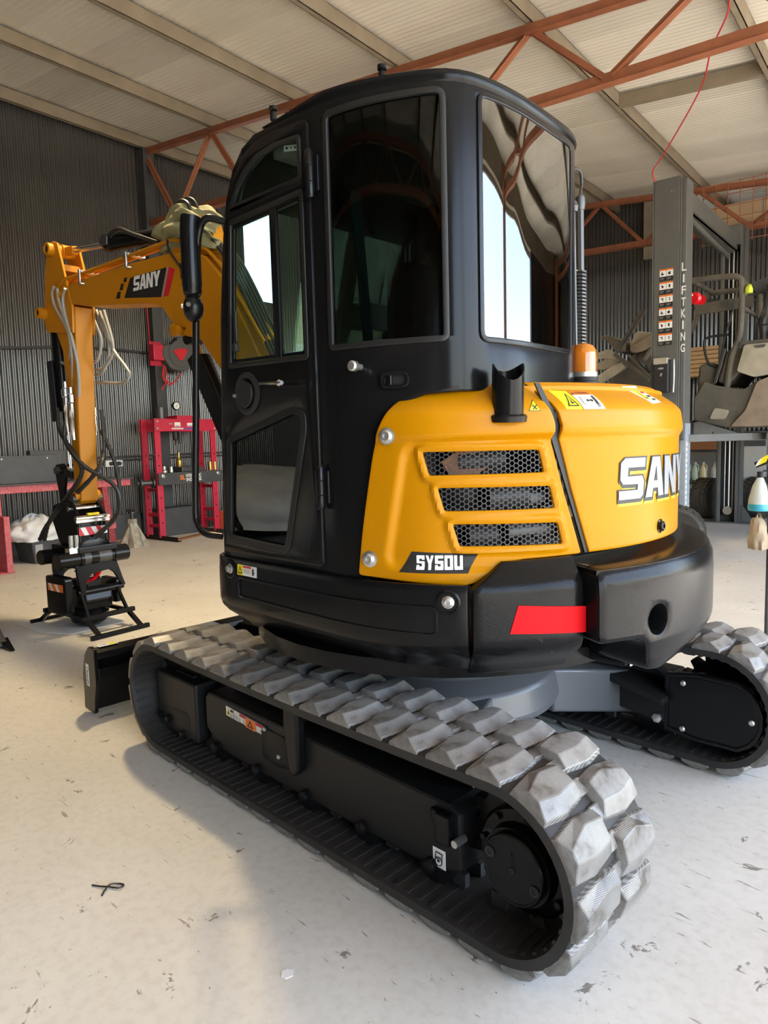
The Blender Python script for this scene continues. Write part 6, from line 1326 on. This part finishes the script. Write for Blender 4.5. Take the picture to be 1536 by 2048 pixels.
slab('seat_rib', 'steel_dark', [(.84, 2.74), (.97, 2.24), (.93, 2.22), (.80, 2.72)], 7.42, 7.46, .006)
slab('dash_cowl', 'dusty', [(1.20, 2.52), (1.02, 2.56), (.95, 2.30), (1.05, 1.95), (1.24, 1.98), (1.22, 2.28)], 7.5, 8.5, .03)
for p in (7.42, 8.56):
    q = bm_(); q.tube(smooth_path([B3(2.0, p, 2.68), B3(1.66, p, 3.18), B3(1.40, p, 3.74), B3(1.30, p, 3.78), B3(.80, p, 3.76), B3(.66, p, 3.72), B3(.615, p, 3.60), B3(.62, p, 2.95), B3(.72, p, 2.60), B3(.78, p, 2.15)], 5), .040, 10); q.build('cage_tube', 'dusty', ut_, 30)
q = bm_(); q.tube([B3(1.30, 7.42, 3.78), B3(1.30, 8.56, 3.78)], .035, 10); q.tube([B3(.70, 7.42, 3.74), B3(.70, 8.56, 3.74)], .035, 10); q.tube([B3(.62, 7.42, 3.30), B3(.62, 8.56, 3.30)], .03, 10); q.build('cage_crossbar', 'dusty', ut_, 30, split=True)
q = bm_(); q.bar(B3(1.50, 8.3, 3.50), B3(.65, 8.3, 3.52), .03, .16); q.build('cage_shelf', 'dusty', ut_, 0)
slab('roof_flap', 'charcoal', [(.70, 3.80), (.35, 3.88), (.34, 3.72), (.42, 3.64), (.60, 3.61)], 8.30, 8.34, .004)
q = bm_(); q.lathe([(.03, 0), (.035, .08), (.03, .16)], B3(.32, 8.4, 3.70), (-.2, 0, 1), 10); q.build('cap', 'brass', ut_, 30)
q = bm_(); q.tube(smooth_path([B3(.39, 8.2, 3.72), B3(.40, 8.2, 3.55), B3(.42, 8.2, 3.35), B3(.47, 8.2, 3.15), B3(.46, 8.2, 2.95), B3(.47, 8.2, 2.72)]), [.05]*6+[.07]*12+[.075]*8+[.06]*15, 12); q.build('exhaust_muffler', 'steel_dark', ut_, 30)
q = bm_(); q.tube(smooth_path([B3(.30, 8.1, 3.62), B3(.26, 8.1, 3.40), B3(.22, 8.1, 3.25), B3(.32, 8.1, 3.05), B3(.34, 8.1, 2.75)]), .032, 8); q.tube(smooth_path([B3(.12, 8.1, 2.95), B3(.22, 8.1, 3.0), B3(.30, 8.1, 2.9), B3(.31, 8.1, 2.72)]), .05, 8); q.build('pipe_work', 'dusty', ut_, 30, split=True)
q = bm_(); q.tube(smooth_path([B3(.80, 7.5, 2.935), B3(1.04, 7.5, 2.93), B3(1.13, 7.5, 2.88), B3(1.12, 7.5, 2.72), B3(1.06, 7.5, 2.53), B3(.94, 7.5, 2.47)], 6), .017, 8); q.build('grab_hoop', 'plastic', ut_, 30)
q = bm_(); q.tube(smooth_path([B3(.80, 8.0, 3.72), B3(.86, 8.0, 3.4), B3(.98, 8.0, 2.9), B3(1.04, 8.0, 2.5)]), .014, 6); q.build('harness_strap', 'plastic', ut_, 30)
q = bm_(); q.lathe([(.075, 0), (.085, .03), (.07, .05), (.05, .07)], B3(1.22, 7.35, 3.50), (0, 1, -.2), 18); q.lathe([(.06, 0), (.065, .05)], B3(1.14, 7.37, 3.47), (0, 1, -.2), 16); q.build('tail_lamp', 'red_lamp', ut_, 30, split=True)
q = bm_(); q.bar(B3(1.32, 7.4, 3.50), B3(1.44, 7.42, 3.30), .04, .06); q.build('lamp_bracket', 'dusty', ut_, 0)
lr = E(.335, 7.82, 3.337); crumple('lime_rag', 'lime', (lr.x, lr.y, lr.z), .05, .05, .10, 3, .3, 20, 10, label='lime green rag tucked in the cage of the raised vehicle', cat='rag')
# loose body panels on the vehicle's front, left of the near post
def B3(t, p, z): return B3_(-1.792+(t+1.792)*1.051, p+.48, 1.469+(z-1.469)*1.051)
slab('front_arch', 'dusty', [(2.145, 2.873), (2.07, 2.91), (1.99, 2.90), (1.90, 2.85), (1.80, 2.80), (1.78, 2.66), (1.88, 2.64), (1.96, 2.74), (2.04, 2.84)], 7.25, 7.95, .012)
slab('door_panel', 'dusty_light', [(2.19, 2.66), (1.98, 2.71), (1.90, 2.625), (1.78, 2.53), (1.86, 2.52), (2.0, 2.58), (2.18, 2.58)], 7.22, 7.28, .01)
slab('door_panel', 'dusty_light', [(2.16, 2.54), (1.92, 2.62), (1.82, 2.52), (1.86, 2.46), (2.12, 2.42), (2.2, 2.46)], 7.26, 7.34, .01)
slab('door_panel', 'dusty_light', [(2.22, 2.30), (1.90, 2.48), (1.78, 2.50), (1.74, 2.43), (2.10, 2.24), (2.24, 2.22)], 7.2, 7.3, .012)
slab('hood_panel', 'dusty_light', [(1.66, 2.935), (1.40, 2.88), (1.30, 2.85), (1.40, 2.75), (1.72, 2.66), (1.76, 2.74)], 7.4, 7.5, .012)
slab('hood_panel', 'dusty_tan', [(1.73, 2.70), (1.40, 2.86), (1.30, 2.86), (1.30, 2.74), (1.56, 2.63), (1.70, 2.63)], 7.3, 7.38, .012)
slab('front_bay', 'dusty', [(1.72, 2.62), (1.40, 2.72), (1.28, 2.60), (1.25, 2.1), (1.44, 2.0), (1.6, 2.0), (2.1, 2.2), (2.0, 2.4)], 7.45, 8.4, .03)
q = bm_(); q.bar(B3(1.90, 7.2, 2.63), B3(1.42, 7.2, 2.22), .04, .05); q.bar(B3(1.72, 7.22, 2.60), B3(1.40, 7.22, 2.26), .025, .03); q.bar(B3(1.845, 7.18, 2.67), B3(1.50, 7.18, 3.20), .03, .04); q.bar(B3(1.81, 7.18, 2.655), B3(1.46, 7.18, 3.18), .025, .03); q.build('frame_rail', 'dusty', ut_, 0, bevel=.004, split=True)
q = bm_()
rr = random.Random(8)
for k in range(9): 
    a = (1.66-.05*k+rr.uniform(-.02, .02), 7.38, 2.58-.045*k+rr.uniform(-.03, .03)); b = (a[0]-.12, 7.40, a[2]-.16+rr.uniform(-.05, .08)); q.tube(smooth_path([B3(*a), B3((a[0]+b[0])/2+.03, 7.36, (a[2]+b[2])/2+.02), B3(*b)]), .014, 6)
q.build('wiring_loom', 'steel_dark', ut_, 30)
# tyres on the floor
B3 = B3_
def tyre(t, p, r, w, az, label):
    o = thing('knobby_tyre', E(t, p, 0), label, 'tyre', 'off-road tyres by the lift'); Tm = BLD @ Matrix.Translation((t, -p, r)) @ Matrix.Rotation(az, 4, 'Z')
    q = MB(Tm); q.lathe([(r*.52, -w*.40), (r*.80, -w*.5), (r*.93, -w*.42), (r*.96, 0), (r*.93, w*.42), (r*.80, w*.5), (r*.52, w*.40)], (0, 0, 0), (0, 1, 0), 32); q.build('carcass', 'tyre', o, 40)
    q = MB(Tm)
    for i in range(26):
        for j in range(4):
            a = 2*math.pi*(i+.5*(j % 2))/26; y = w*(-.36+.24*j); c_, s_ = math.cos(a), math.sin(a); q.bar((c_*r*.93, y-w*.09, s_*r*.93), (c_*r*.93, y+w*.09, s_*r*.93), r*.14, r*.10, (c_, 0, s_))
    tag(q.build('tread_knobs', 'tyre', o, 0), kind='stuff')
    q = MB(Tm); q.lathe([(r*.52, -w*.38), (r*.50, -w*.1), (r*.2, -.02), (r*.12, -.04), (0.01, -.04)], (0, 0, 0), (0, 1, 0), 24); q.build('rim', 'steel_dark', o, 40)
tyre(.62, 5.75, .33, .27, .25, 'knobby tyre just behind the counterweight, right of the yellow hood')
tyre(1.42, 10.35, .36, .30, 1.25, 'knobby tyre left of the far lift post, below the bottle shelf'); tyre(.70, 10.75, .36, .30, 1.2, 'knobby tyre right of the far lift post')
# shelf with jugs
sh = thing('wall_shelf', E(1.7, 11.2, 0), 'dark steel shelf unit behind the far lift post', 'shelf')
for z in (.60, 1.15): bbox((1.30, 10.75, z), (2.15, 11.3, z+.04), 'shelf_board', 'charcoal', sh)
for t in (1.30, 2.11): bbox((t, 10.76, 0), (t+.04, 10.80, 1.15), 'shelf_post', 'charcoal', sh); bbox((t, 11.26, 0), (t+.04, 11.30, 1.15), 'shelf_post', 'charcoal', sh)
bbox((1.30, 11.30, .0), (2.15, 11.32, 1.15), 'shelf_back', 'board', sh)
jl = ['clear jug of the row on the shelf, the first from the left lift post', 'green-tinted jug, second of the row on the shelf', 'yellow-tinted jug, third of the row on the shelf', 'clear jug, fourth of the row beside the far lift post']
for k, (t, mk) in enumerate(((1.90, 'clearplastic'), (1.765, 'milkgreen'), (1.625, 'milkyellow'), (1.43, 'clearplastic'))):
    j = thing('plastic_jug', E(t, 10.85, .64), jl[k], 'jug', 'plastic jugs on the shelf')
    q = bm_(); q.lathe([(.058, 0), (.062, .02), (.062, .17), (.050, .22), (.024, .27), (.02, .30)], B3(t, 10.85, .64), (0, 0, 1), 14); q.build('jug_body', mk, j, 30)
    q = bm_(); q.lathe([(.024, .295), (.024, .325)], B3(t, 10.85, .64), (0, 0, 1), 10); q.build('jug_cap', 'clearplastic', j, 30)
    q = bm_(); q.tube(smooth_path([B3(t-.03, 10.82, .925), B3(t-.062, 10.82, .90), B3(t-.064, 10.82, .82), B3(t-.058, 10.82, .80)]), .010, 6); q.build('jug_handle', mk, j, 30)
tag(bbox((1.55, 10.77, .03), (1.95, 11.1, .56), 'white_carton', 'board', None, .008), 'pale carton on the floor under the jug shelf', 'carton')
tag(bbox((1.30, 10.72, 1.19), (2.15, 10.98, 1.38), 'timber_beam', 'timber_dark', None, .006), 'rough brown timber beam lying on top of the shelf unit', 'timber')
cab2 = thing('pale_cabinet', E(.85, 10.9, 0), 'pale grey sheet cabinet right of the far lift post', 'cabinet')
bbox((.62, 10.82, .0), (1.05, 11.3, 1.36), 'cabinet_body', 'board', cab2, .01); bbox((.60, 10.80, 1.36), (1.07, 11.3, 1.50), 'cabinet_top', 'charcoal', cab2, .006); bbox((.62, 10.81, 1.24), (.98, 10.82, 1.34), 'cabinet_slot', 'charcoal', cab2, .002)
tag(bbox((.20, 10.9, .0), (.52, 11.3, 1.55), 'dark_locker', 'charcoal', None, .01), 'dark locker right of the pale cabinet at the gable wall', 'locker')
# stacked timber on a rack against the gable wall, its boards one by one
rk = thing('timber_rack', E(1.3, 10.9, 0), 'wall rack carrying pale sawn timber boards behind the raised vehicle', 'rack')
for t in (.1, 2.2): bbox((t, 10.72, 0), (t+.08, 10.80, 3.1), 'rack_post', 'charcoal', rk); bbox((t, 10.72, 2.44), (t+.06, 11.3, 2.50), 'rack_arm', 'charcoal', rk)
for k in range(7):
    z = 2.505+.075*k; tag(bbox((-.3+.07*(k % 3), 10.76+.012*(k % 2), z), (2.55-.06*(k % 2), 11.1, z+.066), 'timber_board', 'timber', rk, .004))
tg = E(1.42, 10.60, 2.20); crumple('grey_bundle', 'dusty', (tg.x, tg.y, 2.35), .22, .10, .16, 9, .3, 24, 12, parent=rk)
for z, d in ((1.62, 0), (3.9, 0)):
    pass
for z, wh in ((2.62, 'low'), (3.62, 'mid'), (3.72, 'top')): 
    q = bm_(); q.tube([B3(2.6, 11.43, z+.2), B3(-2.0, 11.43, z+.2)], .022, 8); tag(q.build('gable_pipe', 'charcoal', None, 30), {'low': 'lowest thin dark pipe along the gable wall, just above the timber rack', 'mid': 'lower pipe of the close pair high on the gable wall', 'top': 'upper pipe of the close pair high on the gable wall'}[wh], 'pipe', 'pipes on the gable wall')
# sprayer stand at the right edge
sp_ = thing('bottle_stand', E(-.96, 2.05, 0), 'thin dark stand at the right edge with a spray bottle and grimy bag', 'stand')
q = bm_(); q.tube([B3(-.985, 2.05, .02), B3(-.985, 2.05, 1.40)], .016, 8); q.box(B3(-1.25, 1.8, 0), B3(-.75, 2.3, .02)); q.bar(B3(-.985, 2.05, 1.24), B3(-.94, 2.05, 1.24), .012, .012); q.bar(B3(-.985, 2.05, .98), B3(-.93, 2.05, .98), .012, .012); q.build('stand_pole', 'charcoal', sp_, 30)
sbt = thing('spray_bottle', E(-.925, 2.05, 1.0), 'cone-shaped clear bottle with blue fluid hanging at the right edge', 'bottle')
q = bm_(); q.lathe([(.058, .0), (.064, .012), (.060, .07), (.040, .15), (.016, .20)], B3(-.925, 2.05, 1.0), (0, 0, 1), 18); q.build('bottle_body', 'clearplastic', sbt, 30)
q = bm_(); q.lathe([(.0595, -.001), (.0655, .012), (.0635, .040), (.05, .042)], B3(-.925, 2.05, 1.0), (0, 0, 1), 18); q.build('bottle_fluid', 'cyan', sbt, 30)
q = bm_(); q.lathe([(.018, .20), (.018, .235)], B3(-.925, 2.05, 1.0), (0, 0, 1), 12); q.bar(B3(-.90, 2.05, 1.275), B3(-.985, 2.05, 1.31), .05, .035); q.build('spray_head', 'plastic', sbt, 30)
decal('yellow_label', sbt, lambda x, y, d: E(-.90-x, 2.02-d, 1.265+y), [('yellow_print', [(0, 0), (.06, .03), (.08, .08), (.03, .05)]), ('white', [(.0, .0), (.02, .01), (.04, .05), (.02, .04)])])
bg_ = E(-.925, 2.03, .80); crumple('grimy_bag', 'bag', (bg_.x, bg_.y, .80), .055, .05, .17, 21, .35, 26, 16, label='grimy tan plastic bag hanging below the spray bottle at right edge', cat='bag')
q = bm_(); q.tube([B3(-.93, 2.04, .95), B3(-.985, 2.05, .985)], .005, 6); q.build('bag_tie', 'hose', sp_, 0)
